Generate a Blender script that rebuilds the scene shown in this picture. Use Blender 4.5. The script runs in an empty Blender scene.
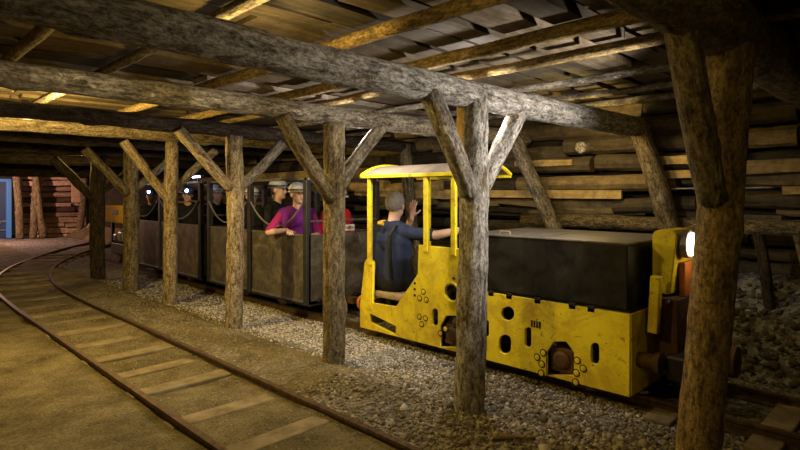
import bpy, bmesh, math, random
import numpy as np
from mathutils import Vector, Matrix, noise

R = random.Random(7)
SC = bpy.context.scene
COL = SC.collection
PI = math.pi

# ------------------------------------------------------------------ measuring
EYE, FPX, HZ = 1.55, 550.0, 194.0
def y_at(u, X):                       # where a sight line meets the plane x = X
    t = (u - 400) / FPX
    return X * (1 - t) / (1 + t)
def on_side(u, v, X):                 # point of a plane x = X read from the photograph
    Y = y_at(u, X)
    return Y, EYE - (v - HZ) * (X + Y) * 0.70711 / FPX

# ------------------------------------------------------------------ materials
def new_mat(name):
    m = bpy.data.materials.new(name); m.use_nodes = True
    nt = m.node_tree
    b = nt.nodes['Principled BSDF']
    return m, nt, b
def node(nt, typ, **kw):
    n = nt.nodes.new(typ)
    for k, v in kw.items():
        if k in n.inputs: n.inputs[k].default_value = v
        else: setattr(n, k, v)
    return n
def coords(nt, scale=(1, 1, 1), rand=True):
    tc = node(nt, 'ShaderNodeTexCoord')
    mp = node(nt, 'ShaderNodeMapping')
    mp.inputs['Scale'].default_value = scale
    nt.links.new(tc.outputs['Object'], mp.inputs['Vector'])
    if rand:
        oi = node(nt, 'ShaderNodeObjectInfo')
        mul = node(nt, 'ShaderNodeMath', operation='MULTIPLY'); mul.inputs[1].default_value = 37.0
        nt.links.new(oi.outputs['Random'], mul.inputs[0])
        nt.links.new(mul.outputs[0], mp.inputs['Location'])
    return mp.outputs['Vector']
def noise_tex(nt, vec, scale, detail=6, rough=.6, dist=0.0):
    n = node(nt, 'ShaderNodeTexNoise')
    n.inputs['Scale'].default_value = scale; n.inputs['Detail'].default_value = detail
    n.inputs['Roughness'].default_value = rough; n.inputs['Distortion'].default_value = dist
    nt.links.new(vec, n.inputs['Vector'])
    return n.outputs['Fac']
def ramp(nt, fac, stops):
    r = node(nt, 'ShaderNodeValToRGB')
    el = r.color_ramp.elements
    while len(el) > 1: el.remove(el[-1])
    for i, (p, c) in enumerate(stops):
        e = el[0] if i == 0 else el.new(p)
        e.position = p
        e.color = (*c, 1) if len(c) == 3 else c
    nt.links.new(fac, r.inputs['Fac'])
    return r.outputs['Color']
def mix(nt, fac, a, b, mode='MIX'):
    m = node(nt, 'ShaderNodeMix', data_type='RGBA', blend_type=mode)
    if isinstance(fac, float): m.inputs[0].default_value = fac
    else: nt.links.new(fac, m.inputs[0])
    for i, x in ((6, a), (7, b)):
        if isinstance(x, tuple): m.inputs[i].default_value = (*x, 1)
        else: nt.links.new(x, m.inputs[i])
    return m.outputs[2]
def bump(nt, b, h, strength, dist=.02):
    n = node(nt, 'ShaderNodeBump'); n.inputs['Strength'].default_value = strength
    n.inputs['Distance'].default_value = dist
    nt.links.new(h, n.inputs['Height']); nt.links.new(n.outputs[0], b.inputs['Normal'])

def bark(name, dark, mid, light, patch, amount=.55):
    m, nt, b = new_mat(name)
    v = coords(nt, (1, 1, .28))
    f = noise_tex(nt, v, 26, 8, .68, .4)
    col = ramp(nt, f, [(.34, dark), (.47, mid), (.66, light)])
    v2 = coords(nt, (1, 1, .5))
    pf = noise_tex(nt, v2, 8, 5, .7, .6)
    pr = ramp(nt, pf, [(amount, (0, 0, 0)), (amount + .07, (1, 1, 1))])
    col = mix(nt, pr, col, patch)
    v3 = coords(nt, (1, 1, .6))
    sp = noise_tex(nt, v3, 55, 6, .75, .3)
    col = mix(nt, .85, col, ramp(nt, sp, [(.40, (.30, .28, .25)), (.52, (.95, .95, .92)), (.66, (1.45, 1.42, 1.35))]), 'MULTIPLY')
    nt.links.new(col, b.inputs['Base Color'])
    b.inputs['Roughness'].default_value = .85
    b.inputs['Specular IOR Level'].default_value = .25
    hm = node(nt, 'ShaderNodeMath', operation='MULTIPLY_ADD'); nt.links.new(sp, hm.inputs[0]); hm.inputs[1].default_value = .6; nt.links.new(f, hm.inputs[2])
    bump(nt, b, hm.outputs[0], 1.0, .03)
    return m
def planks(name, stops, axis_scale, tint=True):
    m, nt, b = new_mat(name)
    v = coords(nt, axis_scale, False)
    at = node(nt, 'ShaderNodeAttribute', attribute_name='tint')
    f = noise_tex(nt, v, 9, 7, .65, .5)
    if tint:
        ad = node(nt, 'ShaderNodeMath', operation='MULTIPLY_ADD')
        nt.links.new(f, ad.inputs[0]); ad.inputs[1].default_value = .55
        nt.links.new(at.outputs['Fac'], ad.inputs[2])
        f2 = ad.outputs[0]
    else: f2 = f
    col = ramp(nt, f2, stops)
    g = noise_tex(nt, coords(nt, (3, 3, 3), False), 3, 5, .7)
    gr = ramp(nt, g, [(.35, (.45, .42, .38)), (.6, (1, 1, 1))])
    col = mix(nt, .8, col, gr, 'MULTIPLY')
    nt.links.new(col, b.inputs['Base Color'])
    b.inputs['Roughness'].default_value = .8; b.inputs['Specular IOR Level'].default_value = .25
    bump(nt, b, f, .6, .015)
    return m
def plain(name, c, rough=.6, metal=0.0, spec=.5, var=.25, scale=14, dirt=None):
    m, nt, b = new_mat(name)
    v = coords(nt)
    f = noise_tex(nt, v, scale, 5, .65)
    d = dirt or tuple(x * .55 for x in c)
    col = ramp(nt, f, [(.5 - var, d), (.5 + var * .6, c)])
    nt.links.new(col, b.inputs['Base Color'])
    b.inputs['Roughness'].default_value = rough; b.inputs['Metallic'].default_value = metal
    b.inputs['Specular IOR Level'].default_value = spec
    return m
def glow(name, c, s):
    m, nt, b = new_mat(name)
    b.inputs['Base Color'].default_value = (*(x * .12 for x in c), 1)
    b.inputs['Emission Color'].default_value = (*c, 1); b.inputs['Emission Strength'].default_value = s
    return m

M = {}
M['bark_grey'] = bark('bark_grey', (.035, .028, .02), (.17, .145, .11), (.36, .32, .26), (.5, .46, .4), .60)
M['bark_lit_pale'] = bark('bark_lit_pale', (.05, .042, .035), (.30, .275, .24), (.58, .55, .50), (.16, .11, .06), .58)  # bark lightened to carry white lamp light; also the pale log end
M['bark_brown'] = bark('bark_brown', (.025, .019, .010), (.15, .115, .062), (.29, .23, .135), (.36, .31, .20), .60)
M['bark_pale'] = bark('bark_pale', (.05, .035, .02), (.26, .20, .12), (.46, .38, .25), (.13, .09, .05), .60)
M['bark_shaded'] = bark('bark_shaded', (.01, .008, .006), (.05, .036, .022), (.11, .08, .05), (.16, .12, .08), .64)  # dark tone puts the shade of unlit posts and beams into the bark
M['peeled'] = bark('peeled_wood', (.09, .06, .025), (.26, .18, .07), (.42, .30, .13), (.10, .07, .035), .60)
M['ceil'] = planks('roof_boards', [(.12, (.02, .016, .012)), (.38, (.075, .056, .034)), (.62, (.16, .115, .062)), (.8, (.27, .235, .20)), (.98, (.44, .31, .14))], (.25, 2.6, 2.6))
M['wall'] = planks('wall_planks', [(.10, (.022, .017, .010)), (.36, (.11, .084, .045)), (.62, (.30, .215, .09)), (.9, (.62, .43, .14))], (2.6, .25, 2.6))
M['backwall'] = planks('far_wall_logs', [(.12, (.03, .02, .014)), (.4, (.17, .11, .075)), (.68, (.40, .27, .18)), (.95, (.66, .48, .34))], (.25, 2.6, 2.6))
M['rock'] = plain('dark_rock', (.035, .028, .02), .95, 0, .1, .2, 5)
M['sleeper'] = plain('sleeper_wood', (.25, .20, .12), .9, 0, .15, .22, 7, (.11, .085, .045))
M['rail'] = plain('rusty_rail', (.16, .105, .06), .55, .6, .5, .22, 20, (.05, .03, .018))
M['steel_dark'] = plain('dark_steel', (.045, .043, .042), .5, .5, .5, .2, 12)
M['steel_grey'] = plain('grey_steel', (.22, .21, .21), .45, .6, .5, .22, 12)
M['rust'] = plain('rusty_steel', (.13, .065, .03), .75, .2, .3, .25, 9, (.035, .02, .012))
M['rim'] = plain('wheel_steel', (.26, .21, .16), .5, .6, .5, .22, 20)
M['black'] = plain('black', (.012, .012, .012), .6, 0, .3)
M['chain'] = plain('chain_grey', (.30, .29, .28), .5, .5, .5)
M['bench'] = plain('bench_wood', (.16, .11, .06), .8)
M['seat'] = plain('seat_pad', (.34, .25, .14), .7)
M['orange'] = plain('orange_paint', (.55, .17, .03), .6)
M['skin'] = plain('skin', (.62, .40, .30), .55, 0, .4, .3, 6, (.52, .31, .22))
M['hair'] = plain('grey_hair', (.30, .28, .26), .8, 0, .2, .25, 60, (.10, .09, .085))
M['navy'] = plain('navy_cloth', (.030, .040, .082), .85, 0, .15, .25, 7, (.018, .025, .052))
M['darkcloth'] = plain('dark_cloth', (.022, .024, .03), .9, 0, .1)
M['purple'] = plain('purple_cloth', (.15, .016, .22), .8, 0, .2, .25, 6, (.08, .010, .13))
M['magenta'] = plain('magenta_cloth', (.33, .02, .13), .8, 0, .2, .25, 6, (.28, .015, .12))
M['red'] = plain('red_cloth', (.62, .02, .03), .8, 0, .2, .25, 6, (.4, .012, .02))
M['white'] = plain('white_plastic', (.75, .74, .72), .35, 0, .5, .15, 8, (.55, .53, .5))
M['silver'] = plain('silver_helmet', (.55, .58, .66), .2, .15, .5, .15, 6, (.3, .31, .34))
M['bluehelm'] = plain('blue_helmet', (.05, .09, .28), .25, 0, .5, .15, 6)
M['yellowcloth'] = plain('yellow_cloth', (.8, .45, .03), .8)
M['eye'] = plain('eye_dark', (.02, .015, .012), .2)
M['lip'] = plain('lip', (.45, .18, .15), .5)
M['headlight'] = glow('headlight_glass', (1, .86, .6), 14)
M['led'] = glow('led_glass', (.55, .68, 1), 14)
M['bulb_warm'] = glow('warm_bulb', (1, .68, .25), 12)
M['bulb_white'] = glow('white_bulb', (.92, .95, 1), 12)
M['bluelight'] = glow('blue_pane_glow', (.03, .07, .17), .25)

def yellow_paint():
    m, nt, b = new_mat('worn_yellow_paint')
    v = coords(nt, (1, 1, 1), False)
    f = noise_tex(nt, v, 4, 6, .65)
    col = ramp(nt, f, [(.3, (.58, .43, .010)), (.50, (.78, .64, .012)), (.7, (.82, .70, .02))])
    d = noise_tex(nt, v, 11, 9, .75, .5)
    dr = ramp(nt, d, [(.57, (0, 0, 0)), (.66, (1, 1, 1))])
    col = mix(nt, dr, col, (.20, .12, .02))
    g = ramp(nt, noise_tex(nt, v, 2.4, 7, .75, .8), [(.45, (0, 0, 0)), (.68, (1, 1, 1))])
    col = mix(nt, g, col, (.42, .27, .02))
    d2 = noise_tex(nt, v, 30, 4, .6)
    dr2 = ramp(nt, d2, [(.68, (0, 0, 0)), (.71, (1, 1, 1))])
    col = mix(nt, dr2, col, (.02, .016, .01))
    nt.links.new(col, b.inputs['Base Color'])
    b.inputs['Roughness'].default_value = .5
    bump(nt, b, d, .15, .01)
    return m
M['yellow'] = yellow_paint()
def black_box():
    m, nt, b = new_mat('dusty_black_steel')
    v = coords(nt, (1, 1, 1), False)
    f = noise_tex(nt, v, 5, 7, .7, .4)
    col = ramp(nt, f, [(.4, (.008, .008, .008)), (.6, (.016, .015, .013)), (.78, (.045, .04, .032))])
    nt.links.new(col, b.inputs['Base Color'])
    r = ramp(nt, f, [(.4, (.35, .35, .35)), (.7, (.75, .75, .75))])
    nt.links.new(r, b.inputs['Roughness']); b.inputs['Specular IOR Level'].default_value = .22
    return m
M['box'] = black_box()
def wagon_paint():
    m, nt, b = new_mat('worn_wagon_paint')
    v = coords(nt, (1, 1, 1), False)
    f = noise_tex(nt, v, 6, 8, .7, .8)
    col = ramp(nt, f, [(.35, (.05, .045, .04)), (.52, (.12, .105, .085)), (.7, (.24, .20, .14))])
    nt.links.new(col, b.inputs['Base Color'])
    b.inputs['Roughness'].default_value = .42; b.inputs['Metallic'].default_value = .25
    return m
M['wagon'] = wagon_paint()
def ground_mat():
    m, nt, b = new_mat('dirt_and_ballast')
    v = coords(nt, (1, 1, 1), False)
    f = noise_tex(nt, v, 2.2, 8, .7)
    dirt = ramp(nt, f, [(.32, (.065, .053, .028)), (.5, (.16, .13, .068)), (.7, (.26, .215, .12))])
    vo = node(nt, 'ShaderNodeTexVoronoi'); vo.inputs['Scale'].default_value = 26
    nt.links.new(v, vo.inputs['Vector'])
    gs = node(nt, 'ShaderNodeSeparateColor'); nt.links.new(vo.outputs['Color'], gs.inputs[0])
    gravel = ramp(nt, gs.outputs[0], [(0, (.08, .07, .058)), (.5, (.19, .172, .15)), (1, (.36, .34, .31))])
    at = node(nt, 'ShaderNodeAttribute', attribute_name='ballast')
    n2 = noise_tex(nt, v, 5, 5, .7)
    ad = node(nt, 'ShaderNodeMath', operation='ADD'); nt.links.new(at.outputs['Fac'], ad.inputs[0])
    sb = node(nt, 'ShaderNodeMath', operation='MULTIPLY_ADD'); nt.links.new(n2, sb.inputs[0]); sb.inputs[1].default_value = .8; sb.inputs[2].default_value = -.4
    nt.links.new(sb.outputs[0], ad.inputs[1])
    fac = ramp(nt, ad.outputs[0], [(.4, (0, 0, 0)), (.6, (1, 1, 1))])
    gr = ramp(nt, noise_tex(nt, v, 60, 6, .8), [(.38, (.45, .43, .40)), (.55, (1, 1, 1)), (.68, (1.5, 1.48, 1.4))])
    col = mix(nt, .9, mix(nt, fac, dirt, gravel), gr, 'MULTIPLY')
    nt.links.new(col, b.inputs['Base Color'])
    b.inputs['Roughness'].default_value = .95; b.inputs['Specular IOR Level'].default_value = .15
    fine = noise_tex(nt, v, 34, 7, .75)
    bump(nt, b, fine, .8, .02)
    return m
M['ground'] = ground_mat()
def stone_mat():
    m, nt, b = new_mat('ballast_stone')
    at = node(nt, 'ShaderNodeAttribute', attribute_name='tint')
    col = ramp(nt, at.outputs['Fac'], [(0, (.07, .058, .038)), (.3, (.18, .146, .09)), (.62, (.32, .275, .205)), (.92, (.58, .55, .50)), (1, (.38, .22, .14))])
    nt.links.new(col, b.inputs['Base Color'])
    b.inputs['Roughness'].default_value = .9; b.inputs['Specular IOR Level'].default_value = .2
    return m
M['stone'] = stone_mat()

# ------------------------------------------------------------------ objects
def tag(o, label=None, cat=None, group=None, kind=None):
    if label: o['label'] = label
    if cat: o['category'] = cat
    if group: o['group'] = group
    if kind: o['kind'] = kind
    return o
def link(name, me, mat, parent=None, loc=None):
    o = bpy.data.objects.new(name, me); COL.objects.link(o)
    for m in (mat if isinstance(mat, list) else [mat]):
        if m is not None: me.materials.append(m)
    if parent: o.parent = parent
    if loc is not None: o.location = loc
    return o
def from_bm(name, bm, mat, parent=None, loc=None, smooth=False):
    me = bpy.data.meshes.new(name)
    bmesh.ops.recalc_face_normals(bm, faces=bm.faces)
    bm.to_mesh(me); bm.free()
    if smooth: me.polygons.foreach_set('use_smooth', [True] * len(me.polygons))
    return link(name, me, mat, parent, loc)
def empty(name, loc, rotz=0):
    o = bpy.data.objects.new(name, None); COL.objects.link(o)
    o.location = loc; o.rotation_euler.z = rotz; o.empty_display_size = .1
    return o
def copy_tree(o, parent=None):
    c = o.copy(); COL.objects.link(c)
    if parent: c.parent = parent
    for ch in list(o.children): copy_tree(ch, c)
    return c
def box(bm, lo, hi, bev=0.0, rot=None, piv=None):
    g = bmesh.ops.create_cube(bm, size=1)['verts']
    c = [(a + b) / 2 for a, b in zip(lo, hi)]; s = [b - a for a, b in zip(lo, hi)]
    for v in g: v.co = Vector((v.co.x * s[0] + c[0], v.co.y * s[1] + c[1], v.co.z * s[2] + c[2]))
    if bev:
        es = list({e for v in g for e in v.link_edges})
        r = bmesh.ops.bevel(bm, geom=es, offset=bev, segments=2, affect='EDGES', profile=.5)
        g = list({v for f in r['faces'] for v in f.verts} | {v for v in g if v.is_valid})
    if rot is not None:
        p = Vector(piv or c)
        for v in g: v.co = rot @ (v.co - p) + p
    return g
def tube(bm, pts, r, sides=10, caps=True):
    pts = [Vector(p) for p in pts]
    rr = r if isinstance(r, (list, tuple)) else [r] * len(pts)
    rings = []; prev = None
    for i, p in enumerate(pts):
        d = (pts[min(i + 1, len(pts) - 1)] - pts[max(i - 1, 0)]).normalized()
        if prev is None:
            a = d.orthogonal().normalized()
        else:
            a = (prev - d * prev.dot(d)).normalized()
        prev = a; b = d.cross(a)
        rings.append([bm.verts.new(p + (a * math.cos(2 * PI * k / sides) + b * math.sin(2 * PI * k / sides)) * rr[i]) for k in range(sides)])
    for q in range(len(rings) - 1):
        for k in range(sides):
            bm.faces.new((rings[q][k], rings[q][(k + 1) % sides], rings[q + 1][(k + 1) % sides], rings[q + 1][k]))
    if caps:
        bm.faces.new(rings[0][::-1]); bm.faces.new(rings[-1])
def cyl(bm, p0, p1, r, sides=20): tube(bm, [p0, p1], r, sides)
def lathe(bm, prof, org, axis='y', sides=28):
    rings = []
    for (r, h) in prof:
        ring = []
        for k in range(sides):
            a = 2 * PI * k / sides; c, s = math.cos(a) * r, math.sin(a) * r
            p = {'x': (h, c, s), 'y': (c, h, s), 'z': (c, s, h)}[axis]
            ring.append(bm.verts.new(Vector(p) + Vector(org)))
        rings.append(ring)
    for q in range(len(rings) - 1):
        for k in range(sides):
            bm.faces.new((rings[q][k], rings[q][(k + 1) % sides], rings[q + 1][(k + 1) % sides], rings[q + 1][k]))
    bm.faces.new(rings[0]); bm.faces.new(rings[-1][::-1])
def plate(name, outline, holes, thick, mat, parent, frame, bev=.004):
    # flat plate with cut-outs; frame maps plate x,y,z to place
    cu = bpy.data.curves.new(name, 'CURVE'); cu.dimensions = '2D'; cu.fill_mode = 'BOTH'
    cu.extrude = thick / 2; cu.bevel_depth = bev; cu.bevel_resolution = 1
    for poly in [outline] + holes:
        sp = cu.splines.new('POLY'); sp.points.add(len(poly) - 1)
        for p, q in zip(sp.points, poly): p.co = (q[0], q[1], 0, 1)
        sp.use_cyclic_u = True
    ob = bpy.data.objects.new(name + '_curve', cu); COL.objects.link(ob)
    dg = bpy.context.evaluated_depsgraph_get(); dg.update()
    me = bpy.data.meshes.new_from_object(ob.evaluated_get(dg))
    bpy.data.objects.remove(ob); bpy.data.curves.remove(cu)
    me.name = name; me.materials.clear()
    me.transform(frame)
    return link(name, me, mat, parent)

def log(name, p0, p1, r0, r1, mat, label, cat, group=None, bend=.02, rough=.07, sides=18, knots=3, parent=None, wander=1.0):
    p0, p1 = Vector(p0), Vector(p1)
    L = (p1 - p0).length; seed = R.random() * 100
    n = max(6, min(110, int(L / .045)))
    a0, b0 = R.random() * 6.3, R.random() * 6.3
    kn = [(R.uniform(.12, .88) * L, R.random() * 2 * PI, R.uniform(.12, .28)) for _ in range(knots)]
    bm = bmesh.new(); rings = []
    for i in range(n + 1):
        t = i / n; z = t * L
        w = math.sin(PI * t)
        cx = bend * w * math.cos(a0) + wander * .012 * noise.noise((seed, z * 1.7, 0)) * w
        cy = bend * w * math.sin(a0) + wander * .012 * noise.noise((seed, z * 1.7, 9)) * w
        r = r0 + (r1 - r0) * t
        ring = []
        for k in range(sides):
            a = 2 * PI * k / sides
            d = 1 + rough * noise.noise((math.cos(a) * 1.3 + seed, math.sin(a) * 1.3, z * 3.2)) + rough * .6 * noise.noise((math.cos(a) * 3 + seed, math.sin(a) * 3, z * 11))
            for kz, ka, kh in kn:
                da = (a - ka + PI) % (2 * PI) - PI
                q = (da / .45) ** 2 + ((z - kz) / (.5 * r + .02)) ** 2
                if q < 4: d += kh * math.exp(-q)
            ring.append(bm.verts.new((cx + r * d * math.cos(a), cy + r * d * math.sin(a), z + (.012 * noise.noise((a, seed, 3)) if i in (0, n) else 0))))
        rings.append(ring)
    for q in range(n):
        for k in range(sides):
            bm.faces.new((rings[q][k], rings[q][(k + 1) % sides], rings[q + 1][(k + 1) % sides], rings[q + 1][k]))
    bm.faces.new(rings[0][::-1]); bm.faces.new(rings[-1])
    o = from_bm(name, bm, mat, parent, None, True)
    for p in o.data.polygons:
        if len(p.vertices) > 4: p.use_smooth = False
    o.rotation_mode = 'QUATERNION'
    o.rotation_quaternion = (p1 - p0).to_track_quat('Z', 'Y')
    o.location = p0
    return tag(o, label, cat, group) if label else o

class Boards:                       # many boards of one surface, each with its own wood tone
    def __init__(self): self.v = []; self.f = []; self.t = []
    def add(self, lo, hi, tint, rot=0.0, axis='Z', warp=.01):
        c = Vector([(a + b) / 2 for a, b in zip(lo, hi)]); s = [b - a for a, b in zip(lo, hi)]
        m = Matrix.Rotation(rot, 3, axis); n = len(self.v)
        ax = max(range(3), key=lambda i: s[i]); N = 6
        oth = [i for i in range(3) if i != ax]
        sd = R.random() * 50
        for i in range(N + 1):
            t = i / N - .5
            for (a, b) in ((-.5, -.5), (.5, -.5), (.5, .5), (-.5, .5)):
                p = [0, 0, 0]; p[ax] = t * s[ax]
                p[oth[0]] = a * s[oth[0]] + warp * noise.noise((sd, t * 3, a * 3)); p[oth[1]] = b * s[oth[1]] + warp * noise.noise((sd + 9, t * 3, b * 3))
                self.v.append(m @ Vector(p) + c); self.t.append(tint)
        for i in range(N):
            for k in range(4):
                a = n + i * 4 + k; b = n + i * 4 + (k + 1) % 4
                self.f.append((a, b, b + 4, a + 4))
        self.f.append((n + 3, n + 2, n + 1, n)); e = n + N * 4
        self.f.append((e, e + 1, e + 2, e + 3))
    def half_log(self, p0, p1, r, tint, sides=10):
        p0, p1 = Vector(p0), Vector(p1); n = len(self.v); N = 14
        d = (p1 - p0).normalized(); a = d.orthogonal().normalized(); b = d.cross(a); sd = R.random() * 50
        for i in range(N + 1):
            for k in range(sides):
                an = 2 * PI * k / sides
                rr = r * (1 + .12 * noise.noise((math.cos(an) + sd, math.sin(an), i * .6)))
                self.v.append(p0.lerp(p1, i / N) + a * math.cos(an) * rr + b * math.sin(an) * rr + b * .015 * noise.noise((sd, i * .3, 0))); self.t.append(tint)
        for i in range(N):
            for k in range(sides):
                q = n + i * sides
                self.f.append((q + k, q + (k + 1) % sides, q + sides + (k + 1) % sides, q + sides + k))
        self.f.append(tuple(n + k for k in range(sides))[::-1]); self.f.append(tuple(n + N * sides + k for k in range(sides)))
    def build(self, name, mat, parent=None):
        me = bpy.data.meshes.new(name); me.from_pydata([tuple(v) for v in self.v], [], self.f)
        at = me.attributes.new('tint', 'FLOAT', 'POINT'); at.data.foreach_set('value', self.t)
        bm = bmesh.new(); bm.from_mesh(me); bmesh.ops.recalc_face_normals(bm, faces=bm.faces); bm.to_mesh(me); bm.free()
        return link(name, me, mat, parent)

# ------------------------------------------------------------------ floor
def ground_z(x, y):
    z = .028 * noise.noise((x * .8, y * .8, 0)) + .012 * noise.noise((x * 3, y * 3, 4))
    z += .05 * math.exp(-((x - 2.85) / .28) ** 2)
    for c in (1.94,):
        if y < 11: z -= .012 * math.exp(-((x - c) / .35) ** 4)
    if x > 5.35: z += min(.85, .62 * (x - 5.35)) + .07 * noise.noise((x * 4, y * 4, 2))
    if y > 15: z += .02 * min(3, y - 15)
    return z
def make_floor():
    xs = np.concatenate([np.arange(-1.2, .8, .2), np.arange(.8, 7.3, .07)]); ys = np.concatenate([np.arange(-1.6, 9, .07), np.arange(9, 24.2, .2)])
    nx, ny = len(xs), len(ys); v = []; ba = []
    for y in ys:
        for x in xs:
            v.append((x, y, ground_z(x, y)))
            g = 0.0
            if x > 3.0: g = min(1, (x - 3.0) / .35)
            if x > 5.3: g = 0
            g = max(g, .85 * max(0, 1 - max(0, y - 2.2 - (x - 2.3) * .5) / 1.6) * (1 if x > 2.45 else .45 if x > 1.5 else 0))
            if 1.5 < x < 2.4: g = max(g, .32)
            if 2.3 < x < 2.65: g = max(g, .45)
            ba.append(g)
    f = [(j * nx + i, j * nx + i + 1, (j + 1) * nx + i + 1, (j + 1) * nx + i) for j in range(ny - 1) for i in range(nx - 1)]
    me = bpy.data.meshes.new('floor'); me.from_pydata(v, [], f)
    me.attributes.new('ballast', 'FLOAT', 'POINT').data.foreach_set('value', ba)
    me.polygons.foreach_set('use_smooth', [True] * len(me.polygons))
    return tag(link('floor', me, M['ground']), kind='structure')
make_floor()

# gravel: loose stones, too many to count
def make_gravel():
    rng = np.random.default_rng(5)
    bases = []
    for sd in range(9):
        bm = bmesh.new()
        for _ in range(11):
            d = Vector(rng.normal(size=3)).normalized() * rng.uniform(.8, 1.15)
            bm.verts.new((d.x, d.y * .85, d.z * .7))
        r = bmesh.ops.convex_hull(bm, input=bm.verts)
        bmesh.ops.delete(bm, geom=[v for v in bm.verts if not v.link_faces], context='VERTS')
        bmesh.ops.recalc_face_normals(bm, faces=bm.faces); bm.verts.index_update()
        bases.append((np.array([w.co[:] for w in bm.verts]), np.array([[w.index for w in f.verts] for f in bm.faces]))); bm.free()
    VS, FS, TS = [], [], []; off = 0
    def put(x, y, s, t):
        nonlocal off
        b, f = bases[rng.integers(9)]
        a, c = rng.uniform(0, 6.28), rng.uniform(-.5, .5)
        m = np.array(Matrix.Rotation(a, 3, 'Z') @ Matrix.Rotation(c, 3, 'X'))
        sc = s * rng.uniform(.7, 1.3, 3)
        VS.append((b * sc) @ m.T + np.array([x, y, ground_z(x, y) + s * .15])); FS.append(f + off); TS.append(np.full(len(b), t)); off += len(b)
    def area(n, x0, x1, y0, y1, s0, s1, t0, t1, ok=None):
        for _ in range(n):
            x, y = rng.uniform(x0, x1), rng.uniform(y0, y1)
            if ok and not ok(x, y): continue
            put(x, y, s0 + (s1 - s0) * rng.random() ** 2.2, rng.uniform(t0, t1))
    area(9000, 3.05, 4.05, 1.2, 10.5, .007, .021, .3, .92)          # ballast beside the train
    area(5000, 3.25, 4.05, 3.0, 7.2, .007, .018, .7, .97)  # paler stones put the pool of white lamp light into the ballast
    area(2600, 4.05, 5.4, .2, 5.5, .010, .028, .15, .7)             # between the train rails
    area(8500, 2.4, 4.0, .7, 3.6, .007, .027, 0, .62)               # coarse foreground stones, toned darker where white light is missing
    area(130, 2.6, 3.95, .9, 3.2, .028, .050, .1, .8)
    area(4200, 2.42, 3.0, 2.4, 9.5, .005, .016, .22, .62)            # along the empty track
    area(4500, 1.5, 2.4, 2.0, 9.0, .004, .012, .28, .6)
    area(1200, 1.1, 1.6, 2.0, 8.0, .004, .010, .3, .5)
    area(1300, 5.3, 6.4, -.4, 3.2, .015, .06, 0, .12)                 # rubble under the wall, stones toned dark for its shade
    v = np.concatenate(VS); f = np.concatenate(FS); t = np.concatenate(TS)
    me = bpy.data.meshes.new('gravel')
    me.vertices.add(len(v)); me.vertices.foreach_set('co', v.ravel())
    me.loops.add(f.size); me.loops.foreach_set('vertex_index', f.ravel().astype(np.int32))
    me.polygons.add(len(f)); me.polygons.foreach_set('loop_start', np.arange(0, f.size, 3, dtype=np.int32))
    me.update(calc_edges=True); me.validate()
    me.attributes.new('tint', 'FLOAT', 'POINT').data.foreach_set('value', t.astype(np.float32))
    return tag(link('gravel', me, M['stone']), 'loose grey and tan gravel strewn over the mine floor along the tracks', 'gravel', None, 'stuff')
make_gravel()

# ------------------------------------------------------------------ shell
ORD = ['first', 'second', 'third', 'fourth', 'fifth', 'sixth', 'seventh', 'eighth', 'ninth', 'tenth', 'eleventh', 'twelfth', 'thirteenth', 'fourteenth', 'fifteenth', 'sixteenth', 'seventeenth', 'eighteenth', 'nineteenth', 'twentieth', 'twenty-first', 'twenty-second', 'twenty-third', 'twenty-fourth', 'twenty-fifth']

def make_ceiling():
    B = Boards()
    y = -1.4
    while y < 15.6:
        w = R.uniform(.13, .29)
        z = 2.60 - (max(0, y - 11.5) * .075)
        x = -1.1 + R.uniform(0, .3)
        while x < 6.6:
            l = R.uniform(1.7, 3.6)
            if R.random() > .04:
                B.add((x, y, z + R.uniform(-.012, .03)), (min(x + l, 6.75), y + w, z + R.uniform(.045, .06)), R.choice([R.uniform(-.15, .1), R.uniform(0, .3), R.uniform(.1, .5)]), R.uniform(-.035, .035))
            x += l + R.uniform(.0, .06)
        y += w + R.choice([.02, .05, .09, .13])
    o = B.build('ceiling', M['ceil']); tag(o, kind='structure')
    bm = bmesh.new(); box(bm, (-1.4, -1.8, 2.85), (7.6, 24.6, 3.0))
    r = from_bm('ceiling_rock', bm, M['rock'], o); return o
make_ceiling()

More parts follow.
